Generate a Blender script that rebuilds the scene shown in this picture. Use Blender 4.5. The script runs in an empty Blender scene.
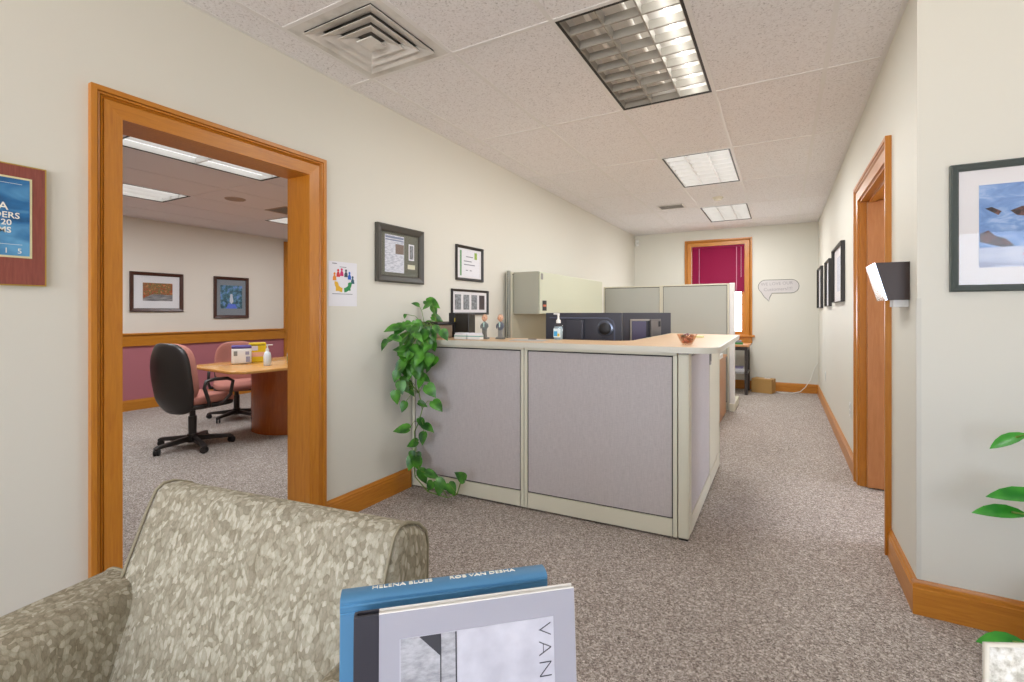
import bpy, bmesh, math, random
from mathutils import Vector, Matrix, Euler
random.seed(11)
S = bpy.context.scene
COL = S.collection
PI = math.pi
def R(d): return math.radians(d)

# ------------------------------------------------------------------ materials
def srgb(h):
    h = h.lstrip('#'); v = [int(h[i:i+2], 16)/255 for i in (0, 2, 4)]
    return tuple(((c/12.92) if c <= .04045 else ((c+.055)/1.055)**2.4) for c in v) + (1,)
MATS = {}
def mat(name, color, rough=.5, metal=0, spec=None, emit=None, estr=0, trans=0, sub=None):
    if name in MATS: return MATS[name]
    m = bpy.data.materials.new(name); m.use_nodes = True
    b = m.node_tree.nodes['Principled BSDF']
    c = srgb(color) if isinstance(color, str) else tuple(color) + (1,)
    b.inputs['Base Color'].default_value = c
    b.inputs['Roughness'].default_value = rough
    b.inputs['Metallic'].default_value = metal
    if spec is not None: b.inputs['Specular IOR Level'].default_value = spec
    if trans: b.inputs['Transmission Weight'].default_value = trans
    if emit:
        b.inputs['Emission Color'].default_value = srgb(emit); b.inputs['Emission Strength'].default_value = estr
    MATS[name] = m
    return m
def nodes(m): return m.node_tree.nodes, m.node_tree.links, m.node_tree.nodes['Principled BSDF']
def coords(m, scale=(1, 1, 1), rot=(0, 0, 0), kind='Object'):
    n, l, b = nodes(m)
    tc = n.new('ShaderNodeTexCoord'); mp = n.new('ShaderNodeMapping')
    mp.inputs['Scale'].default_value = scale; mp.inputs['Rotation'].default_value = rot
    l.new(tc.outputs[kind], mp.inputs['Vector'])
    return mp.outputs['Vector']
def noise(m, vec, scale, detail=3, rough=.5, dist=0):
    n, l, b = nodes(m); t = n.new('ShaderNodeTexNoise')
    t.inputs['Scale'].default_value = scale; t.inputs['Detail'].default_value = detail
    t.inputs['Roughness'].default_value = rough; t.inputs['Distortion'].default_value = dist
    l.new(vec, t.inputs['Vector']); return t.outputs['Fac']
def ramp(m, fac, stops, interp='LINEAR'):
    n, l, b = nodes(m); r = n.new('ShaderNodeValToRGB'); e = r.color_ramp.elements
    r.color_ramp.interpolation = interp
    while len(e) < len(stops): e.new(.5)
    for k, (p, c) in enumerate(stops): e[k].position = p; e[k].color = srgb(c)
    l.new(fac, r.inputs['Fac']); return r.outputs['Color']
def mixc(m, fac, a, b_, mode='MIX'):
    n, l, b = nodes(m); x = n.new('ShaderNodeMix'); x.data_type = 'RGBA'; x.blend_type = mode
    for s, v in ((x.inputs[0], fac), (x.inputs[6], a), (x.inputs[7], b_)):
        if hasattr(v, 'links') or isinstance(v, bpy.types.NodeSocket): l.new(v, s)
        else: s.default_value = v
    return x.outputs[2]
def bump(m, fac, strength=.2, dist=.01):
    n, l, b = nodes(m); bp = n.new('ShaderNodeBump'); bp.inputs['Strength'].default_value = strength
    bp.inputs['Distance'].default_value = dist; l.new(fac, bp.inputs['Height']); l.new(bp.outputs['Normal'], b.inputs['Normal'])
def base(m, col): n, l, b = nodes(m); l.new(col, b.inputs['Base Color'])

WALL = mat('wall_paint', '#dbd8cc', .6); bump(WALL, noise(WALL, coords(WALL), 180, 2), .04, .002)
WALL_IN = mat('meeting_wall_paint', '#e6dccf', .65)
ROSE = mat('rose_paint', '#b06a72', .65)
def wood(name, a, b_, c_, scale=(1, 1, 1), rough=.32):
    m = mat(name, a, rough)
    v = coords(m, scale); f = noise(m, v, 9, 6, .6, .6)
    f2 = noise(m, v, 2.2, 2)
    col = ramp(m, f, [(.3, b_), (.52, a), (.72, c_)])
    base(m, mixc(m, f2, col, srgb(a)))
    bump(m, f, .05, .002)
    return m
OAKV = wood('honey_wood_upright', '#bf7a24', '#a9621a', '#cf8c30', (9, 9, .7))
OAKY = wood('honey_wood_lengthwise', '#bf7a24', '#a9621a', '#cf8c30', (9, .7, 9))
OAKX = wood('honey_wood_crosswise', '#c07b24', '#aa631a', '#d08d31', (.7, 9, 9))
CHERRY = wood('cherry_veneer', '#a4541e', '#8c4315', '#b4652a', (5, 5, .6), .25)
TABLETOP = wood('maple_top', '#d39a55', '#c3883f', '#dfac6c', (4, .5, 4), .15)
COUNTERTOP = wood('light_wood_laminate', '#cda981', '#c19d72', '#d6b591', (.6, 6, 6), .35)
DESKWOOD = wood('desk_wood', '#c58a58', '#b67a48', '#d09a69', (5, 5, .6), .35)
DOORWOOD = wood('door_veneer', '#b87a4a', '#a86a3a', '#c58a5a', (5, 5, .6), .35)
DARKWOOD = wood('dark_frame_wood', '#4a2a20', '#38201a', '#5c362a', (4, 4, 4), .3)

CARPET = mat('carpet', '#9a8d82', .95, spec=.1)
v = coords(CARPET); n, l, b = nodes(CARPET)
vo = n.new('ShaderNodeTexVoronoi'); vo.inputs['Scale'].default_value = 260; l.new(v, vo.inputs['Vector'])
vs_ = n.new('ShaderNodeTexVoronoi'); vs_.inputs['Scale'].default_value = 120; l.new(v, vs_.inputs['Vector'])
def chan(o):
    q = n.new('ShaderNodeSeparateColor'); l.new(o, q.inputs['Color']); return q.outputs['Red']
RS = [(0, '#4a3f39'), (.3, '#857970'), (.6, '#a99d94'), (.85, '#cdc3ba'), (1, '#f0e8e0')]
c1 = mixc(CARPET, .45, ramp(CARPET, chan(vo.outputs['Color']), RS), ramp(CARPET, chan(vs_.outputs['Color']), RS))
f2 = noise(CARPET, v, 1.6, 3); f1 = noise(CARPET, v, 170, 2, .7)
base(CARPET, mixc(CARPET, .15, c1, ramp(CARPET, f2, [(.35, '#978c84'), (.65, '#b0a59e')])))
bump(CARPET, f1, .2, .008)

TILE = mat('acoustic_tile', '#d9d3cd', .9, spec=.1)
v = coords(TILE); f1 = noise(TILE, v, 95, 3, .65); f2 = noise(TILE, v, 1.3, 2)
c1 = ramp(TILE, f1, [(.3, '#bcb8b8'), (.42, '#e9e6e6'), (.6, '#f1eff0')])
base(TILE, c1); bump(TILE, f1, .25, .006)
TBAR = mat('ceiling_bar', '#e6e4e2', .5)
TILE_IN = mat('meeting_tile', '#e4dadb', .9)

FABRIC = mat('armchair_fabric', '#a39b84', .9, spec=.15)
v = coords(FABRIC, (1, 1, .62))
n, l, b = nodes(FABRIC)
nz = n.new('ShaderNodeTexNoise'); nz.inputs['Scale'].default_value = 18; l.new(v, nz.inputs['Vector'])
add = n.new('ShaderNodeMix'); add.data_type = 'VECTOR'; add.inputs[0].default_value = .035
l.new(v, add.inputs[4]); l.new(nz.outputs['Color'], add.inputs[5])
vo = n.new('ShaderNodeTexVoronoi'); vo.inputs['Scale'].default_value = 125; l.new(add.outputs[1], vo.inputs['Vector'])
sep = n.new('ShaderNodeSeparateColor'); l.new(vo.outputs['Color'], sep.inputs['Color'])
cc = ramp(FABRIC, sep.outputs['Red'], [(.0, '#9a917d'), (.35, '#aaa18d'), (.65, '#b6ae9a'), (.9, '#cbc4b1')])
edge = ramp(FABRIC, vo.outputs['Distance'], [(.0, '#ffffff'), (.5, '#f4f3f0'), (.8, '#dcdad2')])
w1 = noise(FABRIC, coords(FABRIC, (1, 1, .25)), 420, 2, .7)
cc = mixc(FABRIC, .8, cc, edge, 'MULTIPLY')
cc = mixc(FABRIC, .5, cc, ramp(FABRIC, w1, [(.3, '#cccccc'), (.7, '#ffffff')]), 'MULTIPLY')
base(FABRIC, cc); bump(FABRIC, w1, .25, .004)
FABRIC_PIPE = mat('piping_fabric', '#968d75', .9)

PANEL = mat('panel_fabric', '#a9a4a4', .95, spec=.1)
v = coords(PANEL, (1, 1, 1))
fa = noise(PANEL, coords(PANEL, (30, 30, 420)), 1, 3, .6); fb = noise(PANEL, coords(PANEL, (420, 420, 26)), 1, 3, .6)
cA = ramp(PANEL, fa, [(.3, '#b0a9a8'), (.7, '#cec7c4')]); cB = ramp(PANEL, fb, [(.3, '#b2abaa'), (.7, '#cdc6c4')])
base(PANEL, mixc(PANEL, .5, cA, cB))
PANEL_G = mat('cubicle_fabric', '#b9bab1', .95, spec=.1)
CREAM = mat('cream_metal', '#d8d4c0', .45)
CREAM_D = mat('bin_metal', '#a6a596', .5)
BINDOOR = mat('bin_door', '#c9cbb4', .5)
DARK = mat('dark_gap', '#2a2624', .7)
GREYPOST = mat('grey_post', '#8d8a84', .45)
EDGE = mat('edge_band', '#cfcbbc', .4)
BLACKP = mat('black_plastic', '#1d1c1e', .45)
CHAIRBLK = mat('chair_shell_plastic', '#2c2624', .4)
MONITOR = mat('monitor_plastic', '#3a3a43', .38)
MONITOR2 = mat('monitor_gloss', '#24242b', .2)
ROSEFAB = mat('rose_chair_fabric', '#b5776a', .9)
bump(ROSEFAB, noise(ROSEFAB, coords(ROSEFAB), 300, 2), .2, .003)
WHITEP = mat('white_plastic', '#e9e8e4', .4)
PAPER = mat('white_paper', '#e6e5ea', .8)
BLACKF = mat('black_frame', '#2b2826', .35)
GREYF = mat('charcoal_frame', '#48453f', .4)
GREENF = mat('dark_green_frame', '#4b5350', .4)
bump(GREENF, noise(GREENF, coords(GREENF), 120, 3), .5, .004)
MATW = mat('mat_board', '#e4e1e2', .8)
MATG = mat('mat_board_olive', '#6c6c5f', .8)
MATGR = mat('mat_board_grey', '#858a90', .8)
CHROME = mat('chrome', '#bdbdc2', .1, 1)
STEELD = mat('dark_steel', '#3a2d28', .3, 0, .2)
WHITEM = mat('white_metal', '#e8e6e2', .35)
LOUVRE_SHADED = mat('shaded_louvre_metal', '#aaa69e', .35, .2)  # louvre metal with the shade of the dim fixture put into its colour
LOUVRE = mat('louvre_metal', '#e2e0dc', .35, .1)
BLACKM = mat('black_reveal', '#171413', .5)
TUBE = mat('lit_tube', '#ffffff', .4, emit='#f6f8fa', estr=1.3)
TUBE_B = mat('bright_tube', '#ffffff', .4, emit='#fbfaf6', estr=9)
TUBEOFF = mat('off_tube_glow', '#f0ece4', .3, emit='#fff2e2', estr=.1)  # tubes that are off, faint glow added to lighten the louvre cells
LENS = mat('lit_lens', '#f4f4f2', .4, emit='#f2f6fa', estr=.5)
BLIND = mat('burgundy_blind', '#8a1540', .6, spec=.15)
CORD = mat('white_cord', '#e3e2da', .5)
CARD = mat('cardboard', '#b28a50', .8)
TAPE = mat('packing_tape', '#c79a55', .3)
SOIL = mat('soil', '#4a3624', .95)
STEM = mat('vine_stem', '#6d8a3a', .6)
def leafmat(name, a, b_):
    m = mat(name, a, .35)
    f = noise(m, coords(m), 14, 2); base(m, ramp(m, f, [(.35, a), (.65, b_)]))
    return m
LEAF = leafmat('pothos_leaf', '#1d5414', '#569a2e')
LEAF2 = leafmat('lily_leaf', '#1f7a1e', '#3f9a2c')
BLUEB = mat('blue_cloth_cover', '#4a80a6', .45)
GREYB = mat('grey_cover', '#a6a5af', .45)
BLACKC = mat('black_spine_cloth', '#2c2a33', .6)
PAGES = mat('page_block', '#d9cfb8', .9)
WHITEC = mat('white_board_edge', '#f2efe9', .7)
INK = mat('dark_ink', '#3a3a40', .6)
GLASSY = bpy.data.materials.new('clear_glass'); GLASSY.use_nodes = True
n = GLASSY.node_tree.nodes; l = GLASSY.node_tree.links; n.remove(n['Principled BSDF'])
tr = n.new('ShaderNodeBsdfTransparent'); gl = n.new('ShaderNodeBsdfGlossy'); gl.inputs['Roughness'].default_value = .02
mx = n.new('ShaderNodeMixShader'); mx.inputs[0].default_value = .015
l.new(tr.outputs[0], mx.inputs[1]); l.new(gl.outputs[0], mx.inputs[2])
l.new(mx.outputs[0], n['Material Output'].inputs['Surface'])
AMBER = bpy.data.materials.new('amber_glass'); AMBER.use_nodes = True
n = AMBER.node_tree.nodes; l = AMBER.node_tree.links; n.remove(n['Principled BSDF'])
tr = n.new('ShaderNodeBsdfTransparent'); tr.inputs['Color'].default_value = (.93, .8, .72, 1); gl = n.new('ShaderNodeBsdfGlossy'); gl.inputs['Roughness'].default_value = .08
mx = n.new('ShaderNodeMixShader'); mx.inputs[0].default_value = .16
l.new(tr.outputs[0], mx.inputs[1]); l.new(gl.outputs[0], mx.inputs[2]); l.new(mx.outputs[0], n['Material Output'].inputs['Surface'])
CLEAR = mat('clear_plastic', '#f4f8fa', .08, trans=.92)

# ------------------------------------------------------------------ mesh helpers
class MB:
    def __init__(s): s.bm = bmesh.new()
    def box(s, x0, y0, z0, x1, y1, z1, bev=0, seg=2, xf=None):
        g = bmesh.ops.create_cube(s.bm, size=1)
        vs = g['verts']
        for v in vs:
            v.co = Vector(((x0+x1)/2+v.co.x*(x1-x0), (y0+y1)/2+v.co.y*(y1-y0), (z0+z1)/2+v.co.z*(z1-z0)))
        if bev:
            es = list({e for v in vs for e in v.link_edges})
            g2 = bmesh.ops.bevel(s.bm, geom=es, offset=bev, segments=seg, profile=.5, affect='EDGES', clamp_overlap=True)
            vs = list({v for f in g2['faces'] for v in f.verts} | {v for v in vs if v.is_valid})
        if xf is not None:
            for v in vs: v.co = xf @ v.co
        return s
    def poly(s, pts, z0, z1, axis='z', xf=None, bev=0):
        """prism of a polygon: axis z -> pts (x,y); axis x -> pts (y,z) from x=z0..z1; axis y -> pts (x,z)"""
        def P(p, t): return {'z': (p[0], p[1], t), 'x': (t, p[0], p[1]), 'y': (p[0], t, p[1])}[axis]
        a = [s.bm.verts.new(P(p, z0)) for p in pts]; b = [s.bm.verts.new(P(p, z1)) for p in pts]
        fs = [s.bm.faces.new(a), s.bm.faces.new(list(reversed(b)))]
        k = len(pts)
        for i in range(k): fs.append(s.bm.faces.new((a[i], b[i], b[(i+1) % k], a[(i+1) % k])))
        bmesh.ops.recalc_face_normals(s.bm, faces=fs)
        vs = a+b
        if bev:
            es = list({e for f in fs[:2] for e in f.edges})
            g2 = bmesh.ops.bevel(s.bm, geom=es, offset=bev, segments=3, profile=.5, affect='EDGES', clamp_overlap=True)
            vs = list({v for f in g2['faces'] for v in f.verts} | {v for v in vs if v.is_valid} | {v for f in fs if f.is_valid for v in f.verts})
        if xf is not None:
            for v in vs: v.co = xf @ v.co
        return s
    def lathe(s, prof, seg=20, xf=None, sx=1, sy=1):
        rings = []
        for r, z in prof:
            rings.append([s.bm.verts.new((r*sx*math.cos(2*PI*i/seg), r*sy*math.sin(2*PI*i/seg), z)) for i in range(seg)])
        fs = []
        for a, b in zip(rings, rings[1:]):
            for i in range(seg): fs.append(s.bm.faces.new((a[i], a[(i+1) % seg], b[(i+1) % seg], b[i])))
        fs.append(s.bm.faces.new(list(reversed(rings[0])))); fs.append(s.bm.faces.new(rings[-1]))
        if xf is not None:
            for rg in rings:
                for v in rg: v.co = xf @ v.co
        return s
    def tube(s, pts, r, seg=8, rs=None):
        pts = [Vector(p) for p in pts]; rings = []
        up = Vector((0, 0, 1)); last = None
        for i, p in enumerate(pts):
            t = (pts[min(i+1, len(pts)-1)]-pts[max(i-1, 0)]).normalized()
            if last is None:
                u = t.cross(up)
                if u.length < 1e-3: u = t.cross(Vector((1, 0, 0)))
            else: u = last - t*last.dot(t)
            u.normalize(); last = u; w = t.cross(u); rr = rs[i] if rs else r
            rings.append([s.bm.verts.new(p+(u*math.cos(2*PI*k/seg)+w*math.sin(2*PI*k/seg))*rr) for k in range(seg)])
        for a, b in zip(rings, rings[1:]):
            for k in range(seg): s.bm.faces.new((a[k], a[(k+1) % seg], b[(k+1) % seg], b[k]))
        s.bm.faces.new(list(reversed(rings[0]))); s.bm.faces.new(rings[-1])
        return s
    def ball(s, c, r, seg=14):
        r = r if hasattr(r, '__len__') else (r, r, r)
        prev = [(max(1e-4, math.sin(PI*k/10))*1, -math.cos(PI*k/10)) for k in range(11)]
        m = Matrix.Translation(c) @ Matrix.Diagonal((r[0], r[1], r[2], 1))
        return s.lathe(prev, seg, m)
    def sup(s, r, e=.5, bend=None, nu=28, nv=16, xf=None):
        """superellipsoid, e small = boxy"""
        def sg(t, k): return math.copysign(abs(t)**k, t)
        rows = []
        for j in range(nv+1):
            ph = -PI/2+PI*j/nv; row = []
            for i in range(nu):
                th = 2*PI*i/nu
                p = Vector((r[0]*sg(math.cos(ph), e)*sg(math.cos(th), e), r[1]*sg(math.cos(ph), e)*sg(math.sin(th), e), r[2]*sg(math.sin(ph), e)))
                if bend: p = bend(p)
                if xf is not None: p = xf @ p
                row.append(s.bm.verts.new(p))
            rows.append(row)
        for a, b in zip(rows, rows[1:]):
            for i in range(nu): s.bm.faces.new((a[i], a[(i+1) % nu], b[(i+1) % nu], b[i]))
        bmesh.ops.remove_doubles(s.bm, verts=rows[0]+rows[-1], dist=1e-5)
        return s
    def leaf(s, p, d, up, L, W, heart=True, droop=.25, fold=.18):
        p = Vector(p); d = Vector(d).normalized(); up = Vector(up)
        side = d.cross(up)
        if side.length < 1e-3: side = d.cross(Vector((1, 0, .3)))
        side.normalize(); nn = side.cross(d).normalized()
        prof = [(-.08, .42), (.04, .86), (.2, 1.), (.42, .92), (.64, .66), (.84, .3), (1., .0)] if heart else \
               [(0, .05), (.15, .6), (.35, .95), (.55, 1.), (.75, .75), (.9, .35), (1., .0)]
        rows = []
        for t, w in prof:
            c = p+d*(t*L)-nn*(droop*L*t*t)
            if heart and t < 0: cm = p
            else: cm = c
            row = []
            for q in (-1, -.5, 0, .5, 1):
                row.append(s.bm.verts.new((cm if q == 0 else c)+side*(q*w*W/2)+nn*(abs(q)*w*W/2*fold)))
            rows.append(row)
        for a, b in zip(rows, rows[1:]):
            for i in range(4):
                try: s.bm.faces.new((a[i], a[i+1], b[i+1], b[i]))
                except Exception: pass
        return s
    def build(s, name, m, parent=None, smooth=False, loc=None, rot=None):
        bmesh.ops.remove_doubles(s.bm, verts=s.bm.verts, dist=1e-6)
        me = bpy.data.meshes.new(name); s.bm.to_mesh(me); s.bm.free()
        o = bpy.data.objects.new(name, me); COL.objects.link(o)
        for mm in (m if isinstance(m, (list, tuple)) else [m]): me.materials.append(mm)
        if smooth:
            for p in me.polygons: p.use_smooth = True
            if smooth == 'auto':
                try:
                    me.set_sharp_from_angle(angle=R(40))
                except Exception: pass
        if parent: o.parent = parent
        if loc: o.location = loc
        if rot: o.rotation_euler = rot
        return o
def thing(name, label, cat, loc=(0, 0, 0), rz=0, group=None):
    o = bpy.data.objects.new(name, None); COL.objects.link(o); o.empty_display_size = .1
    o.location = loc; o.rotation_euler = (0, 0, R(rz)); tag(o, label, cat, group); return o
def tag(o, label, cat, group=None):
    o['label'] = label; o['category'] = cat
    if group: o['group'] = group
    return o
def struct(o): o['kind'] = 'structure'; return o
def copy_tree(o, parent=None):
    c = o.copy(); COL.objects.link(c)
    if parent: c.parent = parent
    for ch in list(o.children): copy_tree(ch, c)
    return c
def text(name, body, size, loc, rot, m, parent, align='CENTER', ext=.0004, sx=1, off=0, sp=1):
    cu = bpy.data.curves.new(name, 'FONT'); cu.body = body; cu.size = size; cu.extrude = ext
    cu.offset = off; cu.space_character = sp; cu.align_x = align; cu.align_y = 'CENTER'; cu.resolution_u = 3
    tmp = bpy.data.objects.new('temporary', cu); COL.objects.link(tmp); cu.materials.append(m)
    bpy.context.view_layer.update()
    me = bpy.data.meshes.new_from_object(tmp.evaluated_get(bpy.context.evaluated_depsgraph_get()))
    bpy.data.objects.remove(tmp); me.name = name
    o = bpy.data.objects.new(name, me); COL.objects.link(o)
    o.location = loc; o.rotation_euler = rot; o.parent = parent; o.scale = (sx, 1, 1)
    return o

# ------------------------------------------------------------------ dimensions
XL, XR, YB, H = -2.42, .512, 9.05, 2.743
XLB = -2.592                      # far face of the left wall
YJ = 2.67                         # face of the jog wall
XE, YF = 3.4, -3.6                # lobby east wall, lobby front wall
XM, HM = -7.5, 2.56               # meeting room far wall and ceiling height
MY0, MY1 = -.6, 6.6

# ------------------------------------------------------------------ setting
struct(MB().box(XM-.2, YF-.2, -.06, XE+.2, YB+.2, 0).build('floor', CARPET))
DY0, DY1, DZ = .955, 1.868, 2.106
b = MB()
b.box(XLB, YF, 0, XL, DY0-.012, H+.03).box(XLB, DY1+.012, 0, XL, YB+.15, H+.03).box(XLB, DY0-.012, DZ+.012, XL, DY1+.012, H+.03)
struct(b.build('wall_left', WALL))
WX0, WX1, WZ0, WZ1 = -1.402, -.54, .915, 2.46
b = MB()
b.box(XL, YB, 0, WX0, YB+.15, H+.03).box(WX1, YB, 0, XE+.15, YB+.15, H+.03).box(WX0, YB, 0, WX1, YB+.15, WZ0-.03).box(WX0, YB, WZ1, WX1, YB+.15, H+.03)
struct(b.build('wall_back', WALL))
RY0, RY1, RZ = 3.33, 4.42, 2.135
b = MB()
TW = .14
b.box(XR, YJ, 0, XR+TW, RY0, H+.03).box(XR, RY1, 0, XR+TW, YB, H+.03).box(XR, RY0, RZ, XR+TW, RY1, H+.03)
struct(b.build('wall_right', WALL))
struct(MB().box(XR+TW, YJ, 0, XE+.15, YJ+.15, H+.03).build('wall_jog', WALL))
struct(MB().box(XE, YF, 0, XE+.15, YJ, H+.03).build('wall_lobby_side', WALL))
OWY0, OWY1 = 3.1, 5.4
b = MB()
b.box(XE, YJ+.15, 0, XE+.15, OWY0, H+.03).box(XE, OWY1, 0, XE+.15, YB, H+.03).box(XE, OWY0, 0, XE+.15, OWY1, .55).box(XE, OWY0, 2.45, XE+.15, OWY1, H+.03)
struct(b.build('wall_office', WALL))
w = struct(bpy.data.objects.new('window_4', None)); COL.objects.link(w)
f = MB(); t = .05
f.box(XE+.02, OWY0, .55, XE+.1, OWY0+t, 2.45).box(XE+.02, OWY1-t, .55, XE+.1, OWY1, 2.45).box(XE+.02, OWY0+t, .55, XE+.1, OWY1-t, .55+t).box(XE+.02, OWY0+t, 2.45-t, XE+.1, OWY1-t, 2.45).box(XE+.02, (OWY0+OWY1)/2-.02, .55+t, XE+.1, (OWY0+OWY1)/2+.02, 2.45-t)
f.build('window_frame', OAKV, w)
MB().box(XE+.058, OWY0+t, .55+t, XE+.062, OWY1-t, 2.45-t).build('window_glass', GLASSY, w)
# lobby front wall with two tall windows (behind the camera)
b = MB(); LW = [(-2.1, .3), (.7, 3.1)]
b.box(XLB, YF-.15, 0, LW[0][0], YF, H+.03).box(LW[0][1], YF-.15, 0, LW[1][0], YF, H+.03).box(LW[1][1], YF-.15, 0, XE+.15, YF, H+.03)
for a, c in LW: b.box(a, YF-.15, 0, c, YF, .5).box(a, YF-.15, 2.45, c, YF, H+.03)
struct(b.build('wall_front', WALL))
for k, (a, c) in enumerate(LW):
    w = struct(bpy.data.objects.new('window_%d' % (k+2), None)); COL.objects.link(w)
    f = MB(); t = .05
    f.box(a, YF-.1, .5, a+t, YF-.02, 2.45).box(c-t, YF-.1, .5, c, YF-.02, 2.45).box(a+t, YF-.1, .5, c-t, YF-.02, .5+t).box(a+t, YF-.1, 2.45-t, c-t, YF-.02, 2.45).box((a+c)/2-.02, YF-.1, .5+t, (a+c)/2+.02, YF-.02, 2.45-t)
    f.build('window_frame', OAKV, w)
    MB().box(a+t, YF-.062, .5+t, c-t, YF-.058, 2.45-t).build('window_glass', GLASSY, w)
# meeting room shell: white above the rail, rose below
RAILZ = .95
b = MB().box(XM-.12, MY0, RAILZ, XM, MY1, HM+.03); o = struct(b.build('wall_meeting_far', [WALL_IN, ROSE]))
bm = bmesh.new(); bm.from_mesh(o.data)
k0 = len(bm.faces)
g = bmesh.ops.create_cube(bm, size=1)
for v_ in g['verts']: v_.co = Vector((XM-.06+v_.co.x*.12, (MY0+MY1)/2+v_.co.y*(MY1-MY0), RAILZ/2+v_.co.z*RAILZ))
for f in {f for v_ in g['verts'] for f in v_.link_faces}: f.material_index = 1
bm.to_mesh(o.data); bm.free()
struct(MB().box(XM, MY1, 0, XLB, MY1+.12, HM+.03).build('wall_meeting_north', WALL_IN))
struct(MB().box(XM, MY0-.12, 0, XLB, MY0, HM+.03).build('wall_meeting_south', WALL_IN))

# ceilings: tiles with openings for fittings, metal bars between
xs = [XL-.02] + [-.993+.6096*k for k in range(-2, 7)] + [XE+.02]
ys = [YF-.02] + [2.17+1.2192*k for k in range(-4, 6)] + [YB+.02]
TROF = [(0, 0), (0, 2), (0, 4)]        # (column from x=-.993, row from y=2.17)
VENT = (-.993-2*.6096, 2.17-.6096)
b = MB()
def near(a, c): return abs(a-c) < .02
for i in range(len(xs)-1):
    for j in range(len(ys)-1):
        x0, x1, y0, y1 = xs[i], xs[i+1], ys[j], ys[j+1]
        if near(x0, -.993) and any(near(y0, 2.17+1.2192*k) for _, k in TROF): continue
        if near(x0, VENT[0]) and near(y1, 2.17): y1 = VENT[1]
        b.box(x0, y0, H, x1, y1, H+.02)
struct(b.build('ceiling', TILE))
b = MB()
for x in xs[1:-1]:
    y1 = YB if x < XR else YJ
    b.box(x-.012, YF, H-.003, x+.012, y1, H)
b.box(XL, YF, H-.003, XL+.022, YB, H); b.box(XR-.022, YJ, H-.003, XR, YB, H); b.box(XL+.022, YB-.022, H-.003, XR-.022, YB, H); b.box(XR, YJ-.022, H-.003, XE, YJ, H)
for y in ys[1:-1]: b.box(XL+.022, y-.012, H-.0028, (XR-.022 if y > YJ else XE), y+.012, H)
b.box(VENT[0], VENT[1]-.012, H-.0028, VENT[0]+.6096, VENT[1]+.012, H)
struct(b.build('trim_ceiling_grid', TBAR))
mxs = [XM] + [-4.36+.6096*k for k in range(-5, 3)] + [XLB]
mys = [MY0] + [2.85+1.2192*k for k in range(-2, 4)] + [MY1]
MT = [(-4.36, 2.85-1.2192), (-4.36-3*.6096, 2.85-1.2192), (-4.36-3*.6096, 2.85+1.2192)]
b = MB()
for i in range(len(mxs)-1):
    for j in range(len(mys)-1):
        if any(near(mxs[i], a) and near(mys[j], c) for a, c in MT): continue
        b.box(mxs[i], mys[j], HM, mxs[i+1], mys[j+1], HM+.02)
struct(b.build('ceiling_meeting', TILE_IN))
b = MB()
for x in mxs[1:-1]: b.box(x-.01, MY0, HM-.003, x+.01, MY1, HM)
for y in mys[1:-1]: b.box(XM, y-.01, HM-.0028, XLB, y+.01, HM)
struct(b.build('trim_meeting_ceiling_grid', TILE_IN))

# baseboards (profile: out, up)
BBP = [(0, 0), (.018, 0), (.018, .112), (.014, .116), (.014, .128), (.009, .134), (.006, .146), (0, .146)]
def baseboard(name, p0, p1, nx, ny, m, prof=BBP):
    """along p0->p1, offset direction (nx,ny)"""
    b = MB(); bm = b.bm
    rows = [[bm.verts.new((p[0]+nx*o, p[1]+ny*o, z)) for o, z in prof] for p in (p0, p1)]
    k = len(prof)
    for i in range(k): bm.faces.new((rows[0][i], rows[1][i], rows[1][(i+1) % k], rows[0][(i+1) % k]))
    bm.faces.new(rows[0]); bm.faces.new(list(reversed(rows[1])))
    bmesh.ops.recalc_face_normals(bm, faces=bm.faces)
    return struct(b.build(name, m))
baseboard('baseboard_left', (XL, YF), (XL, DY0-.11), 1, 0, OAKY)
baseboard('baseboard_left_hall', (XL, DY1+.11), (XL, 2.75), 1, 0, OAKY)
baseboard('baseboard_back', (-.3, YB), (XR, YB), 0, -1, OAKX)
baseboard('baseboard_back_window', (XL, YB), (-.3, YB), 0, -1, OAKX)
baseboard('baseboard_right', (XR, RY1+.11), (XR, YB), -1, 0, OAKY)
baseboard('baseboard_right_corner', (XR, YJ), (XR, RY0-.11), -1, 0, OAKY)
baseboard('baseboard_jog', (XR-.018, YJ), (XE, YJ), 0, -1, OAKX)
baseboard('baseboard_meeting', (XM, MY0), (XM, 5.3), 1, 0, OAKY, [(0, 0), (.018, 0), (.018, .11), (.008, .14), (0, .14)])
# chair rail in the meeting room
b = MB(); b.box(XM, MY0, .86, XM+.022, 5.3, 1.0).box(XM, MY0, 1.0, XM+.045, 5.3, 1.022, .004).box(XM, MY0, .85, XM+.03, 5.3, .866)
struct(b.build('trim_chair_rail', OAKY))
struct(MB().box(XM, 5.3, 0, XM+.03, 5.42, 2.52).box(XM, 5.42, 2.4, XM+.03, 6.5, 2.52).box(XM, 5.3, .95, XM+.045, 5.42, .97).build('trim_meeting_casing', OAKV))

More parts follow.
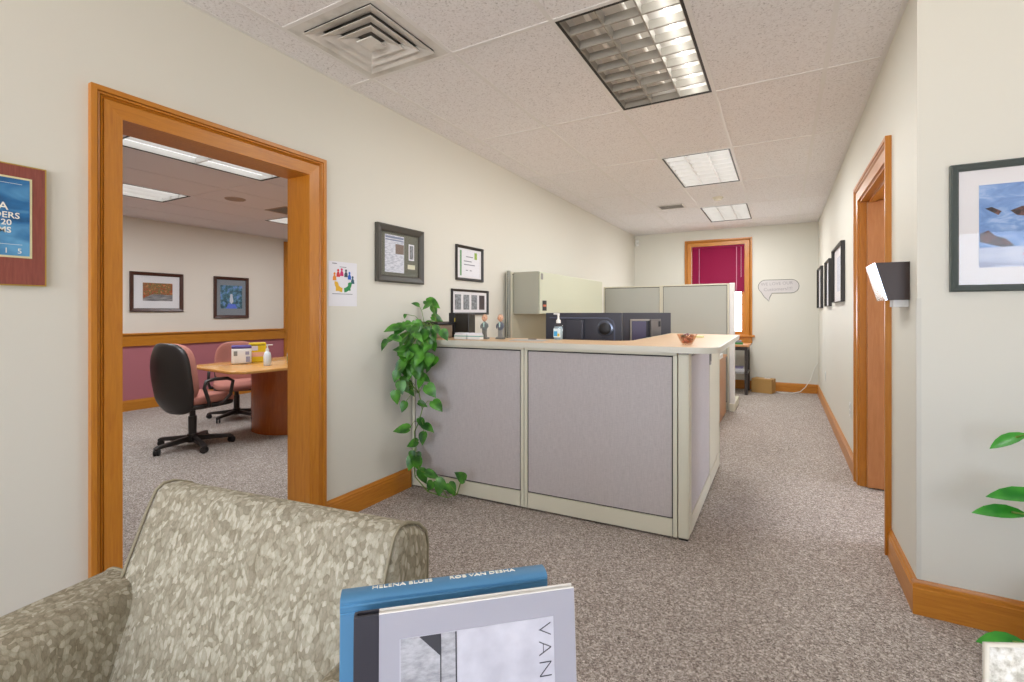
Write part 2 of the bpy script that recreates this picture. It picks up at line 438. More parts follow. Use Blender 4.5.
# stepped wood casing, mitred round three sides; frame coords: u along wall, z up, out = toward viewer
CASP = [(0, 0), (0, .014), (.064, .017), (.066, .011), (.072, .021), (.077, .012), (.08, .021), (.086, .022), (.088, .015), (.09, .028), (.11, .028), (.11, 0)]
def casing(name, parent, u0, u1, ztop, fn, m_side, m_top, zbot=0, prof=CASP, bottom=False):
    """fn(u, out, z) -> world"""
    def strip(path, m, nm):
        b = MB(); bm = b.bm; rows = []
        for (u, z, du, dz) in path: rows.append([bm.verts.new(fn(u+du*w, o, z+dz*w)) for w, o in prof])
        k = len(prof)
        for a, c in zip(rows, rows[1:]):
            for i in range(k): bm.faces.new((a[i], c[i], c[(i+1) % k], a[(i+1) % k]))
        bm.faces.new(rows[0]); bm.faces.new(list(reversed(rows[-1])))
        bmesh.ops.recalc_face_normals(bm, faces=bm.faces)
        return b.build(nm, m, parent)
    strip([(u0, zbot, -1, 0), (u0, ztop, -1, 1)], m_side, 'side_casing')
    strip([(u1, zbot, 1, 0), (u1, ztop, 1, 1)], m_side, 'side_casing')
    strip([(u0, ztop, -1, 1), (u1, ztop, 1, 1)], m_top, 'head_casing')
d1 = struct(bpy.data.objects.new('door_1', None)); COL.objects.link(d1)
casing('c', d1, DY0, DY1, DZ, lambda u, o, z: (XL+o, u, z), OAKV, OAKY)
casing('c', d1, DY0, DY1, DZ, lambda u, o, z: (XLB-o, u, z), OAKV, OAKY)
MB().box(XLB, DY0-.012, 0, XL, DY0, DZ).box(XLB, DY1, 0, XL, DY1+.012, DZ).box(XLB, DY0-.012, DZ, XL, DY1+.012, DZ+.012).build('door_jamb', OAKV, d1)
d2 = struct(bpy.data.objects.new('door_2', None)); COL.objects.link(d2)
casing('c', d2, RY0, RY1, RZ, lambda u, o, z: (XR-o, u, z), OAKV, OAKY)
casing('c', d2, RY0, RY1, RZ, lambda u, o, z: (XR+TW+o, u, z), OAKV, OAKY)
MB().box(XR, RY0, 0, XR+TW, RY0+.014, RZ-.014).box(XR, RY1-.014, 0, XR+TW, RY1, RZ-.014).box(XR, RY0, RZ-.014, XR+TW, RY1, RZ).box(XR+.05, RY0+.014, 0, XR+.09, RY0+.028, RZ-.028).box(XR+.05, RY0+.014, RZ-.028, XR+.09, RY1-.014, RZ-.014).build('door_jamb', OAKV, d2)
lf = MB().box(XR+.04, RY1-.06, .01, XR+1.1, RY1-.016, RZ-.02, .002).build('door_leaf', DOORWOOD, d2)
for s_ in (-1, 1):
    MB().lathe([(.026, 0), (.026, .006), (.011, .01), (.011, .035), (.025, .043), (.028, .056), (.02, .066)], 16, Matrix.Translation((XR+1.03, RY1-.038+s_*.022, 1.0)) @ Matrix.Rotation(s_*-PI/2, 4, 'X')).build('door_knob', CHROME, lf, 'auto')

# back window: casing, sash, glass, sill; the blind is its own thing
w1 = struct(bpy.data.objects.new('window_1', None)); COL.objects.link(w1)
fnw = lambda u, o, z: (u, YB-o, z)
casing('c', w1, WX0, WX1, WZ1, fnw, OAKV, OAKX, WZ0)
MB().box(WX0-.15, YB-.05, WZ0-.035, WX1+.15, YB+.1, WZ0, .006).build('window_sill', OAKX, w1)
MB().box(WX0-.11, YB-.02, WZ0-.14, WX1+.11, YB, WZ0-.035).build('window_apron', OAKX, w1)
b = MB(); t = .055
b.box(WX0, YB+.05, WZ0, WX0+t, YB+.09, WZ1).box(WX1-t, YB+.05, WZ0, WX1, YB+.09, WZ1).box(WX0+t, YB+.05, WZ0, WX1-t, YB+.09, WZ0+t).box(WX0+t, YB+.05, WZ1-t, WX1-t, YB+.09, WZ1).box(WX0+t, YB+.05, 1.66, WX1-t, YB+.09, 1.71)
b.build('window_sash', OAKV, w1)
MB().box(WX0+t, YB+.068, WZ0+t, WX1-t, YB+.072, WZ1-t).build('window_glass', GLASSY, w1)
bl = thing('window_blind', 'burgundy slatted blind half lowered in the wood-framed window on the end wall', 'blind', (0, YB+.02, 0))
b = MB()
for k in range(34):
    z = WZ1-.05-k*.0225
    b.box(WX0+.012, -.0145, -.0006, WX1-.012, .0145, .0006, xf=Matrix.Translation((0, 0, z)) @ Matrix.Rotation(R(74), 4, 'X'))
b.build('slat_stack', BLIND, bl)
MB().box(WX0+.015, -.016, WZ1-.036, WX1-.015, .016, WZ1-.002).build('headrail', BLIND, bl)
MB().box(WX0+.02, -.012, 1.668, WX1-.02, .012, 1.684, .003).build('bottom_rail', BLIND, bl)
b = MB()
for x in (WX0+.13, WX1-.13): MB().box(x-.004, -.0185, 1.67, x+.004, -.0165, WZ1-.036).build('ladder_tape', mat('pink_tape', '#c98aa5', .6), bl)
MB().tube([(WX1-.06, -.02, WZ1-.04), (WX1-.06, -.022, 1.9)], .003, 6).build('wand', mat('clear_wand', '#d8b0c0', .2), bl)

# clear corner guard on the jog corner
b = MB(); b.box(XR-.0025, YJ, .15, XR, YJ+.014, 1.36).box(XR-.0025, YJ-.0025, .15, XR+.014, YJ, 1.36)
tag(b.build('corner_guard', mat('guard_plastic', '#d2cfc4', .5)), 'pale plastic strip guarding the wall corner below the chrome fitting', 'corner guard')

# ------------------------------------------------------------------ ceiling fittings
def troffer(label, x, y, z, w, L, cols, rows, lit, area, group='recessed fluorescent lights'):
    t = thing('ceiling_light', label, 'ceiling light', (x+w/2, y+L/2, z), 0, group)
    hw, hl = w/2-.012, L/2-.012
    f = MB(); k = .014
    f.box(-hw, -hl, -.004, -hw+k, hl, .1).box(hw-k, -hl, -.004, hw, hl, .1).box(-hw+k, -hl, -.004, hw-k, -hl+k, .1).box(-hw+k, hl-k, -.004, hw-k, hl, .1)
    f.build('frame', BLACKM, t)
    iw, il = hw-k, hl-k
    q = MB().box(-iw, -il, .1, iw, il, .104); e_ = .002; q.box(-iw, -il, .003, -iw+e_, il, .1).box(iw-e_, -il, .003, iw, il, .1).box(-iw+e_, -il, .003, iw-e_, -il+e_, .1).box(-iw+e_, il-e_, .003, iw-e_, il, .1)
    q.build('reflector', LENS if lit == 'all' else WHITEM, t)
    g = MB()
    for i in range(cols+1):
        q = -iw+2*iw*i/cols; g.poly([(q-.004, .0), (q+.004, .0), (q+.0015, .06), (q-.0015, .06)], -il, il, 'y')
    for j in range(rows+1):
        q = -il+2*il*j/rows; g.poly([(q-.006, .002), (q+.006, .002), (q+.0015, .05), (q-.0015, .05)], -iw, iw, 'x')
    g.build('louvre', LOUVRE if lit == 'all' else LOUVRE_SHADED, t)
    for i in range(cols):
        q = -iw+2*iw*(i+.5)/cols
        on = lit == 'all' or i in lit; TB = TUBE if lit == 'all' else TUBE_B
        MB().lathe([(.013, -il+.02), (.013, il-.02)], 12, Matrix.Translation((q, 0, .078)) @ Matrix.Rotation(PI/2, 4, 'X')).build('tube', TB if on else TUBEOFF, t, 'auto')
    if area:
        ld = bpy.data.lights.new('troffer_lamp', 'AREA'); ld.shape = 'RECTANGLE'; ld.size = w*.85; ld.size_y = L*.9; ld.energy = area; ld.color = (.97, .985, 1)
        lo = bpy.data.objects.new('troffer_lamp', ld); COL.objects.link(lo); lo.location = (x+w/2, y+L/2, z-.012)
        if z < 2.7: ld.color = (.9, .95, 1)
    return t
TX = -.993
troffer('large louvred ceiling light nearest the square vent, dim with one bright tube', TX, 2.17, H, .6096, 1.2192, 3, 8, (2,), 22)
troffer('brightly lit louvred ceiling light between the dim one and the smoke detector', TX, 2.17+2.4384, H, .6096, 1.2192, 3, 8, 'all', 36)
troffer('brightly lit ceiling light closest to the burgundy window blind', TX, 2.17+4.8768, H, .6096, 1.2192, 3, 8, 'all', 36)
ML = ['lit ceiling strip right behind the head of the wood door casing',
      'lit ceiling strip left of the round disc, farther into the meeting room',
      'lit ceiling strip by the meeting room vent, cut off by the right door jamb']
for k, (a, c) in enumerate(MT): troffer(ML[k], a, c, HM, .6096, 1.2192, 3, 2, 'all', 34 if k < 2 else 26, 'meeting room ceiling lights')

def diffuser(label, x, y, z, w, rings, m, dirty=False):
    t = thing('air_diffuser', label, 'air vent', (x, y, z))
    h = w/2
    MB().box(-h, -h, .001, h, h, .14).build('duct_box', BLACKM, t) if False else None
    b = MB()
    def ring(o, i, zo, zi, th=.006):
        bm = b.bm
        P = [[(s1*r, s2*r, zz) for s1, s2 in ((-1, -1), (1, -1), (1, 1), (-1, 1))] for r, zz in ((o, zo), (i, zi), (i, zi+th), (o, zo+th))]
        V = [[bm.verts.new(p) for p in q] for q in P]
        for a in range(4):
            A, B = V[a], V[(a+1) % 4]
            for k in range(4): bm.faces.new((A[k], A[(k+1) % 4], B[(k+1) % 4], B[k]))
    ring(h-.012, h-.065*w/.6, -.002, -.002)
    b.build('face_plate', m, t)
    b = MB()
    for k in range(rings):
        o = (h-.065*w/.6)*(1-k/(rings+.0)); i = o-(h-.065*w/.6)/rings*1.12
        if k == rings-1:
            b.poly([(-o*.9, -o*.9), (o*.9, -o*.9), (o*.9, o*.9), (-o*.9, o*.9)], -.016, -.01)
        else: ring(o, i, -.012, .012, .003)
    b.build('cone', m, t)
    MB().box(-h+.014, -h+.014, .06, h-.014, h-.014, .066).build('duct', mat('duct_grey', '#77736d', .7), t)
    b = MB(); q = h-.014
    b.box(-q, -q, .006, -q+.004, q, .06).box(q-.004, -q, .006, q, q, .06).box(-q+.004, -q, .006, q-.004, -q+.004, .06).box(-q+.004, q-.004, .006, q-.004, q, .06)
    b.build('collar', BLACKM, t)
    return t
VM = mat('vent_metal', '#cfccc6', .45)
base(VM, ramp(VM, noise(VM, coords(VM), 6, 4), [(.3, '#bdb9b2'), (.5, '#dcd9d4')]))
diffuser('large square stepped air vent in the ceiling above the wood door casing', VENT[0]+.3048, VENT[1]+.3048, H, .6096, 4, VM)
def slotvent(label, x, y, z, w, d, m):
    t = thing('air_vent', label, 'air vent', (x, y, z))
    b = MB(); b.box(-w/2, -d/2, -.006, w/2, -d/2+.02, 0).box(-w/2, d/2-.02, -.006, w/2, d/2, 0).box(-w/2, -d/2+.02, -.006, -w/2+.02, d/2-.02, 0).box(w/2-.02, -d/2+.02, -.006, w/2, d/2-.02, 0)
    b.build('frame', m, t)
    b = MB(); k = 5
    for i in range(k):
        q = -d/2+.02+(d-.04)*(i+.5)/k
        b.box(-w/2+.02, -.009, -.0008, w/2-.02, .009, .0008, xf=Matrix.Translation((0, q, -.003)) @ Matrix.Rotation(R(18), 4, 'X'))
    b.build('blade', m, t)
    MB().box(-w/2+.02, -d/2+.02, -.0006, w/2-.02, d/2-.02, -.0002).build('backing', mat('vent_backing', '#8d8984', .7), t)
slotvent('small slotted air vent in the ceiling near the end wall corner', -1.31, 6.78, H-.003, .34, .26, VM)
slotvent('slotted air vent in the meeting room ceiling by the right door jamb', -5.33, 3.8, HM-.003, .4, .3, mat('tan_vent', '#b49a86', .5))
t = thing('smoke_detector', 'round beige smoke detector on the ceiling between two lit fixtures', 'smoke detector', (-.696, 6.53, H))
MB().lathe([(.06, -.012), (.065, -.006), (.065, 0)], 24).build('base', mat('beige_plastic', '#ddd8c4', .5), t, 'auto')
MB().lathe([(.025, -.04), (.045, -.034), (.05, -.012)], 24).build('sensor_cap', mat('beige_plastic', '#ddd8c4', .5), t, 'auto')
t = thing('ceiling_speaker', 'round tan disc in the meeting room ceiling beyond the door casing', 'ceiling speaker', (-5.3, 3.15, HM))
MB().lathe([(.1, -.008), (.105, -.003), (.105, 0)], 28).build('rim', mat('tan_disc', '#b9a192', .7), t, 'auto')
MB().lathe([(.005, -.014), (.06, -.012), (.095, -.008)], 28).build('grille', mat('tan_grille', '#a68f80', .8), t, 'auto')
t = thing('motion_sensor', 'small white motion sensor high in the far wall corner', 'motion sensor', (XL+.03, YB-.004, 2.6), 45)
MB().box(-.03, -.05, -.055, .03, 0, .055, .012).build('housing', WHITEP, t)
MB().box(-.02, -.053, -.03, .02, -.049, .01, .001).build('lens', mat('sensor_lens', '#cfcfc8', .3), t)

# ------------------------------------------------------------------ wall pictures
def frame(name, label, cat, loc, rz, w, h, fw, fd, fm, mountm, opening, group=None, glass=True):
    """local: x right seen by the viewer, z up, -y toward the viewer, origin at the centre of the back"""
    t = thing(name, label, cat, loc, rz, group)
    b = MB(); bm = b.bm
    prof = [(0, 0), (0, fd*.8), (fw*.2, fd), (fw*.45, fd*.85), (fw*.75, fd*.7), (fw, fd*.45), (fw, 0)]
    V = []
    for sx, sz in ((-1, -1), (1, -1), (1, 1), (-1, 1)):
        V.append([bm.verts.new((sx*(w/2-i), -o, sz*(h/2-i))) for i, o in prof])
    k = len(prof)
    for a in range(4):
        A, B = V[a], V[(a+1) % 4]
        for i in range(k): bm.faces.new((A[i], B[i], B[(i+1) % k], A[(i+1) % k]))
    bmesh.ops.recalc_face_normals(bm, faces=bm.faces)
    b.build('moulding', fm, t)
    iw, ih = w/2-fw, h/2-fw
    MB().box(-iw, -.005, -ih, iw, -.001, ih).build('mount', mountm, t)
    for nm, x0, z0, x1, z1, m in opening:
        MB().box(x0, -.0062, z0, x1, -.005, z1).build(nm, m, t)
    if glass: MB().box(-iw, -fd*.44, -ih, iw, -fd*.44+.0015, ih).build('glazing', GLASSY, t)
    return t
# generated pictures
def picture_mat(name): return mat(name, '#888888', .5)
SNOW = mat('snow_photo', '#6f93c4', .5)
v = coords(SNOW, (1, 1, 1)); f = noise(SNOW, coords(SNOW, (9, 9, 20)), 1, 6, .62, .8); f2 = noise(SNOW, coords(SNOW, (7, 1, 16), (0, R(28), 0)), 1, 5, .7)
c = ramp(SNOW, f, [(.3, '#4d74ad'), (.5, '#6f95cb'), (.62, '#9db6dc')])
rock = ramp(SNOW, f2, [(.70, '#000000'), (.73, '#ffffff')])
base(SNOW, mixc(SNOW, rock, c, srgb('#6a5f5c')))
SNOWLOW = mat('snow_field', '#a9b4cc', .5)
base(SNOWLOW, ramp(SNOWLOW, noise(SNOWLOW, coords(SNOWLOW, (6, 1, 30)), 1, 5, .6), [(.35, '#8d93b0'), (.5, '#b3bcd2'), (.65, '#c9cfe0')]))
ROCK = mat('red_rock', '#6e4038', .7)
base(ROCK, ramp(ROCK, noise(ROCK, coords(ROCK), 60, 3), [(.4, '#33282a'), (.6, '#6f4c46')]))
AUT = mat('autumn_photo', '#a0583a', .5)
n_ = noise(AUT, coords(AUT), 30, 5, .65)
base(AUT, ramp(AUT, n_, [(.3, '#4a3a2c'), (.43, '#b4532e'), (.52, '#4f6a3a'), (.62, '#d0743c'), (.72, '#c98c86')]))
ROAD = mat('path_photo', '#8a8590', .5); base(ROAD, ramp(ROAD, noise(ROAD, coords(ROAD, (8, 8, 60)), 1, 4), [(.35, '#5d5c63'), (.65, '#a39f9c')]))
WFALL = mat('waterfall_photo', '#45658f', .5); base(WFALL, ramp(WFALL, noise(WFALL, coords(WFALL), 16, 5, .6), [(.35, '#2c3f52'), (.5, '#4c7a86'), (.62, '#6f93cf')]))
t = frame('framed_photo', 'large dark framed photo of a blue snowy mountain on the wall by the green plant', 'framed picture', (.617+.46, YJ-.001, 1.649), 0, .92, .528, .028, .028, GREENF, MATW,
      [('photograph', -.368, -.1655, .368, .172, SNOW), ])
MB().box(-.368, -.0068, -.1655, .368, -.0062, -.085).build('snow_field', SNOWLOW, t)
b = MB()
b.poly([(-.366, -.028), (-.34, -.015), (-.318, -.04), (-.29, -.05), (-.262, -.082), (-.3, -.085), (-.366, -.06)], -.0074, -.0066, 'y')
b.poly([(-.275, .06), (-.24, .075), (-.2, .07), (-.205, .045), (-.23, .035), (-.255, .04)], -.0074, -.0066, 'y')
b.poly([(-.35, .075), (-.33, .08), (-.3, .06), (-.31, .045)], -.0074, -.0066, 'y')
b.build('rock_outcrop', ROCK, t)
b = MB(); b.poly([(-.24, -.118), (-.222, -.098), (-.2, -.1), (-.19, -.125), (-.215, -.135)], -.0078, -.007, 'y'); b.build('red_jacket_skier', mat('skier_red', '#b03038', .6), t)
t = frame('framed_photo', 'dark wood frame with a small autumn path photo, left on the meeting room wall', 'framed picture', (XM+.001, 3.372, 1.575), 90, .648, .535, .045, .03, DARKWOOD, MATW,
      [('photograph', -.172, -.12, .19, .125, AUT)])
MB().poly([(-.172, -.12), (.19, -.12), (.19, -.04), (.06, -.03), (-.06, -.03), (-.172, -.09)], -.0068, -.0062, 'y').build('path', ROAD, t)
t = frame('framed_photo', 'dark wood frame with a blue waterfall photo and grey mount on the meeting room wall', 'framed picture', (XM+.001, 4.395, 1.527), 90, .54, .64, .045, .03, DARKWOOD, MATGR,
      [('photograph', -.17, -.17, .17, .19, WFALL)])
b = MB(); b.poly([(-.02, .05), (.01, .06), (.03, -.06), (.0, -.1), (-.03, -.06)], -.0068, -.0062, 'y'); b.build('waterfall', mat('falls_white', '#c9cfd8', .6), t)
MB().poly([(-.09, -.17), (.09, -.17), (.06, -.1), (-.05, -.1)], -.0068, -.0062, 'y').build('pool', mat('pool_blue', '#5f78d8', .4), t)

# left wall: plaque, flyer, three frames
t = thing('award_plaque', 'reddish wood award plaque with blue printed plate, on the wall left of the doorway', 'plaque', (XL, .719-.197, 1.614), 90)
PLQ = wood('plaque_wood', '#8a4238', '#6f3029', '#9c5245', (14, 2, 14), .3); PLQ = wood('plaque_veneer', '#8c4a3f', '#6d332b', '#9f5c4e', (16, 16, 1.2), .3)
MB().box(-.19, -.02, -.215, .19, 0, .215, .002).build('board', PLQ, t)
GOLD = mat('gold_edge', '#c0a04a', .3, .6)
b = MB()
for q in ((-.192, -.218, -.188, .218), (.188, -.218, .192, .218), (-.188, .214, .188, .218), (-.188, -.218, .188, -.214)): b.box(q[0], -.0205, q[1], q[2], -.0, q[3])
b.build('gold_edging', GOLD, t)
BP = mat('blue_plate', '#22598c', .35)
base(BP, ramp(BP, noise(BP, coords(BP, (3, 3, 9), (0, R(35), 0)), 1, 3, .5, 1.2), [(.3, '#123c66'), (.5, '#2a6ea3'), (.66, '#63a2cc')]))
MB().box(-.148, -.0225, -.118, .152, -.02, .172).build('gold_border', mat('plate_border', '#e0d6a8', .35), t)
MB().box(-.141, -.024, -.111, .145, -.0225, .165).build('printed_plate', BP, t)
TXTW = mat('white_print', '#f2eee0', .5)
FR = (R(90), 0, 0)
PX = {'A': 0.089, 'DERS': 0.119, 't20': 0.098, 'MS': 0.097, 'five': 0.125, 'rule': 0.129, 'npr': 0.104}
for body, sz, x, z in (('DATA', .038, PX['A'], .061), ('LEADERS', .03, PX['DERS'], .031), ('TOP 20', .028, PX['t20'], .005), ('FIRMS', .028, PX['MS'], -.022)):
    text('lettering', body, sz, (x, -.0245, z), FR, TXTW, t, 'RIGHT', off=.0004)
text('lettering', '2   0   1   5', .026, (PX['five'], -.0245, -.095), FR, TXTW, t, 'RIGHT')
b = MB(); b.box(-.12, -.0245, .146, .125, -.024, .1472).box(-.12, -.0245, -.072, .125, -.024, -.0708); b.build('printed_rule', TXTW, t)
MB().box(-.07, -.0222, -.182, .052, -.02, -.132).build('gold_nameplate', GOLD, t)
MB().box(-.065, -.0236, -.177, .047, -.0222, -.137).build('black_nameplate', BLACKP, t)

t = thing('flyer', 'white paper flyer with a ring of colourful figures beside the doorway', 'flyer', (XL, 2.1265, 1.475), 90)
MB().box(-.112, -.0012, -.137, .112, 0, .142).build('sheet', PAPER, t)
cols = ['#e08a2a', '#d23a3f', '#c8286a', '#3c4a55', '#1f5fc0', '#2c5a6a', '#2a8a4a', '#e0b02a']
pos = [(-.068, .055), (-.04, .078), (-.012, .085), (.022, .08), (.05, .066), (.076, .04), (.045, -.005), (-.045, -.01)]
for k, (x, z) in enumerate(pos):
    b = MB(); s = 1.0
    b.poly([(x-.012, z-.012), (x-.006, z), (x+.006, z), (x+.012, z-.012), (x+.014, z-.032), (x-.014, z-.032)], -.0022, -.0012, 'y')
    b.poly([(x+.008*math.cos(a*PI/5), z+.009+.009*math.sin(a*PI/5)) for a in range(10)], -.0022, -.0012, 'y')
    b.build('printed_figure', mat('fig%d' % k, cols[k], .6), t)
sector = lambda a0, a1: [((.068 if k < 9 else .044)*math.cos(R(a)), .012+(.062 if k < 9 else .034)*math.sin(R(a))) for k, a in enumerate([a0+(a1-a0)*i/8 for i in range(9)]+[a1-(a1-a0)*i/8 for i in range(9)])]
MB().poly(sector(175, 262), -.0027, -.0011, 'y').build('yellow_arc', mat('fig7', cols[7], .6), t)
MB().poly(sector(278, 365), -.0027, -.0011, 'y').build('green_arc', mat('fig6', cols[6], .6), t)
b = MB(); b.box(-.085, -.002, -.062, .075, -.0012, -.058).box(-.028, -.002, .108, .025, -.0012, .112).box(-.085, -.002, .126, -.05, -.0012, .132); b.build('printed_line', mat('grey_print', '#8a8a92', .7), t)

NEWS = mat('news_print', '#cfd2dc', .7); base(NEWS, ramp(NEWS, noise(NEWS, coords(NEWS, (30, 30, 160)), 1, 2), [(.4, '#b6bac6'), (.55, '#d9dbe4')]))
GREYPIC = mat('grey_print_pic', '#6e7276', .6); base(GREYPIC, ramp(GREYPIC, noise(GREYPIC, coords(GREYPIC), 70, 4, .7), [(.35, '#4f5357'), (.6, '#9a9da0')]))
BROWNPIC = mat('building_pic', '#7c6a60', .6)
t = frame('framed_article', 'wide dark frame with a newspaper article on olive mount, next to the flyer', 'framed picture', (XL+.001, 2.642, 1.714), 90, .49, .405, .05, .03, GREYF, MATG,
      [('article', -.155, -.13, .04, .135, NEWS), ('clipping', .09, -.03, .15, .09, PAPER), ('caption_card', .08, -.095, .16, -.062, mat('caption', '#d8d6bc', .6))])
b = MB(); b.box(-.05, -.0072, .005, .036, -.0062, .075); b.build('article_photo', BROWNPIC, t)
b = MB(); b.box(-.15, -.0072, .112, .034, -.0062, .126).box(-.15, -.0072, .096, .034, -.0062, .104); b.build('headline', mat('headline_ink', '#7d86a0', .6), t)
b = MB(); b.box(.1, -.0072, -.02, .14, -.0062, .08); b.build('clipping_text', GREYPIC, t)
t = frame('framed_certificate', 'narrow black frame with a green-edged certificate, above the four-picture frame', 'framed picture', (XL+.001, 3.532, 1.728), 90, .42, .305, .024, .022, BLACKF, MATW,
      [('certificate', -.155, -.115, .155, .115, PAPER)])
MB().box(-.15, -.0072, -.11, -.125, -.0062, .11).build('green_band', mat('cert_green', '#6fa070', .6), t)
MB().box(.075, -.0072, .045, .115, -.0062, .105).build('green_crest', mat('crest_green', '#8fae3c', .6), t)
b = MB()
for z, x0, x1 in ((.06, -.06, .05), (.02, -.09, .03), (-.01, -.09, .08), (-.06, -.06, -.03), (-.06, .0, .03)): b.box(x0, -.007, z-.004, x1, -.0062, z+.004)
b.build('printed_line', mat('grey_print', '#8a8a92', .7), t)
t = frame('framed_prints', 'black frame holding four narrow grey prints in a row, above the desk items', 'framed picture', (XL+.001, 3.545, 1.388), 90, .57, .222, .02, .022, BLACKF, MATW,
      [('print', x-.045, -.065, x+.045, .065, GREYPIC) for x in (-.19, -.065, .06)] + [('print', .185-.045, -.065, .185+.045, .065, mat('dark_print', '#4a3f40', .6))])

# right wall frames (seen almost edge on)
t_ = None
rl = ['slim dark frame on the right wall nearest the end wall, farthest of three', 'slim dark frame in the middle of the three on the right wall', 'slim dark frame nearest the wood door casing on the right wall, with pale mount']
for k, (y0, y1, z0, z1) in enumerate([(8.0, 8.8, 1.36, 1.955), (6.68, 7.3, 1.37, 1.93), (5.35, 6.3, 1.4, 1.965)]):
    frame('framed_drawing', rl[k], 'framed picture', (XR-.001, (y0+y1)/2, (z0+z1)/2), -90, y1-y0, z1-z0, .012, .035, BLACKF, MATW,
          [('drawing', -.2, -.17, .2, .18, NEWS)])
for k, (y, z, lab) in enumerate([(4.95, .475, 'white outlet plate low on the right wall beside the wood door casing'), (7.6, .45, 'white outlet plate low on the right wall below the middle frame')]):
    t = thing('wall_outlet', lab, 'outlet', (XR-.0005, y, z), -90)
    MB().box(-.036, -.006, -.06, .036, 0, .06, .003).build('cover_plate', WHITEP, t)
    for q in (-.022, .022):
        MB().box(-.016, -.008, q-.015, .016, -.006, q+.015, .001).build('socket', mat('socket_grey', '#c9c8c2', .4), t)
# chrome wall fitting
t = thing('wall_sconce', 'chrome-faced dark wedge fitting on the right wall beside the door casing', 'wall light', (XR-.0005, 2.865, 1.44), -90)
b = MB()
b.poly([(0, -.083), (0, .092), (-.128, .092), (-.082, -.083)], -.16, .064, 'x', bev=0)
b.build('housing', STEELD, t)
b = MB(); b.poly([(-.128, .092), (-.136, .089), (-.089, -.085), (-.082, -.083)], -.162, .066, 'x'); b.build('front_plate', CHROME, t)
MB().box(-.05, -.055, -.115, .04, 0, -.083).build('pale_lower_box', mat('lower_box_white', '#d9d9d6', .4), t)  # pale box below the wedge housing

# speech bubble sign on the end wall
t = thing('wall_sign', 'pale speech bubble sign with handwriting on the end wall beside the window', 'sign', (-.05, YB-.0005, 1.725), 0)
pts = []
def arc(cx, cz, r, a0, a1, k=8): return [(cx+r*math.cos(R(a0+(a1-a0)*i/k)), cz+r*math.sin(R(a0+(a1-a0)*i/k))) for i in range(k+1)]
pts = arc(.19, .0, .11, -90, 90) + arc(-.18, .0, .11, 90, 230) + [(-.2, -.17), (-.13, -.245), (-.12, -.18), (-.085, -.11)]
MB().poly(pts, -.004, 0, 'y').build('board', mat('bubble_paper', '#d2cdcb', .8), t)
b = MB(); b.tube([(p[0], -.004, p[1]) for p in pts+pts[:2]], .0045, 6); b.build('outline', mat('bubble_ink', '#7b7c72', .6), t)
HW = mat('handwriting', '#a9a3a6', .7)
text('lettering', 'WE LOVE OUR', .07, (-.02, -.0045, .045), (R(90), R(-2), 0), HW, t)
text('lettering', 'Customers!!!!', .075, (.0, -.0045, -.045), (R(90), R(-2), 0), HW, t)
# cable
tag(MB().tube([(.5, 9.02, .5), (.46, 9.0, .42), (.4, 8.98, .22), (.33, 8.96, .1), (.26, 8.9, .035), (.15, 8.84, .012), (.0, 8.85, .006), (-.06, 8.9, .006)], .006, 6).build('power_cable', CORD, None, True), 'white cable running from the wall corner down to the floor by the cardboard box', 'cable')
# cardboard box
t = thing('cardboard_box', 'brown taped cardboard box on the carpet under the speech bubble', 'box', (-.255, 8.8, 0), -14)
MB().box(-.15, -.11, 0, .15, .12, .225, .004).build('carton', CARD, t)
MB().box(-.151, -.018, .18, .151, .022, .2265).build('tape_strip', TAPE, t)
MB().box(.0, .025, .225, .08, .09, .226).build('shipping_label', PAPER, t)

# ------------------------------------------------------------------ reception workstation
def panel(label, p0, p1, h, th=.06, kick=.1, fab=PANEL, name='fabric_divider', back=True, seams=(), kickm=CREAM):
    p0, p1 = Vector(p0+(0,)), Vector(p1+(0,)); d = p1-p0; L = d.length
    t = thing(name, label, 'partition panel', p0, math.degrees(math.atan2(d.y, d.x)))
    # local: x along, -y faces the front
    MB().box(.01, .012, .02, L-.01, th-.012, h-.012).build('core', DARK, t)
    s = 0.022
    for a in (0, L-s): MB().box(a, 0, .012, a+s, th, h-.02).build('end_trim', CREAM, t)
    MB().box(0, -.001, h-.02, L, th+.001, h, .004).build('top_cap', CREAM, t)
    MB().box(s+.004, -.002, .012, L-s-.004, th+.002, kick+.012, .003).build('kick_plate', kickm, t)
    xs_ = [s+.004] + list(seams) + [L-s-.004]
    for a, c in zip(xs_, xs_[1:]):
        MB().box(a+.003, .001, kick+.02, c-.003, th-.001, h-.028, .003).build('fabric_insert', fab, t)
    return t
A0, A1, A2 = (-2.405, 2.764), (-1.486, 2.806), (-.52, 2.852)
panel('grey fabric counter panel at the wall end, behind the trailing plant', A0, A1, 1.07)
panel('grey fabric counter panel nearest the walkway, with cream kick plate', (A1[0]+.004, A1[1]), A2, 1.07)
t = thing('corner_post', 'cream square post at the outer corner of the reception counter', 'post', (-.488, 2.9, 0), 2)
MB().box(-.03, -.045, .01, .03, .035, 1.06, .008).build('post', CREAM, t)
MB().box(-.028, -.043, 1.06, .028, .033, 1.069).build('post_cap', GREYPOST, t)
MB().box(-.025, -.04, 0, .025, .03, .01).build('foot', BLACKP, t)
PANEL_L = mat('panel_fabric_side', '#b7b3bd', .95, spec=.1)
SB0, SB1, SB2 = (-.458, 2.935), (-.458, 3.79), (-.458, 4.42)
panel('long grey side panel of the reception counter, next to the corner post', SB0, SB1, 1.07, fab=PANEL)
panel('short pale side panel at the far end of the counter', (SB1[0], SB1[1]+.004), SB2, 1.07, fab=CREAM)
t = thing('panel_bracket', 'small grey bracket at the top seam of the counter side panels', 'bracket', (-.458, 3.79, .96))
MB().box(0, -.03, -.045, .006, .03, .075, .002).build('plate', GREYPOST, t)
MB().box(.006, -.008, -.02, .009, .008, .04).build('slot', DARK, t)
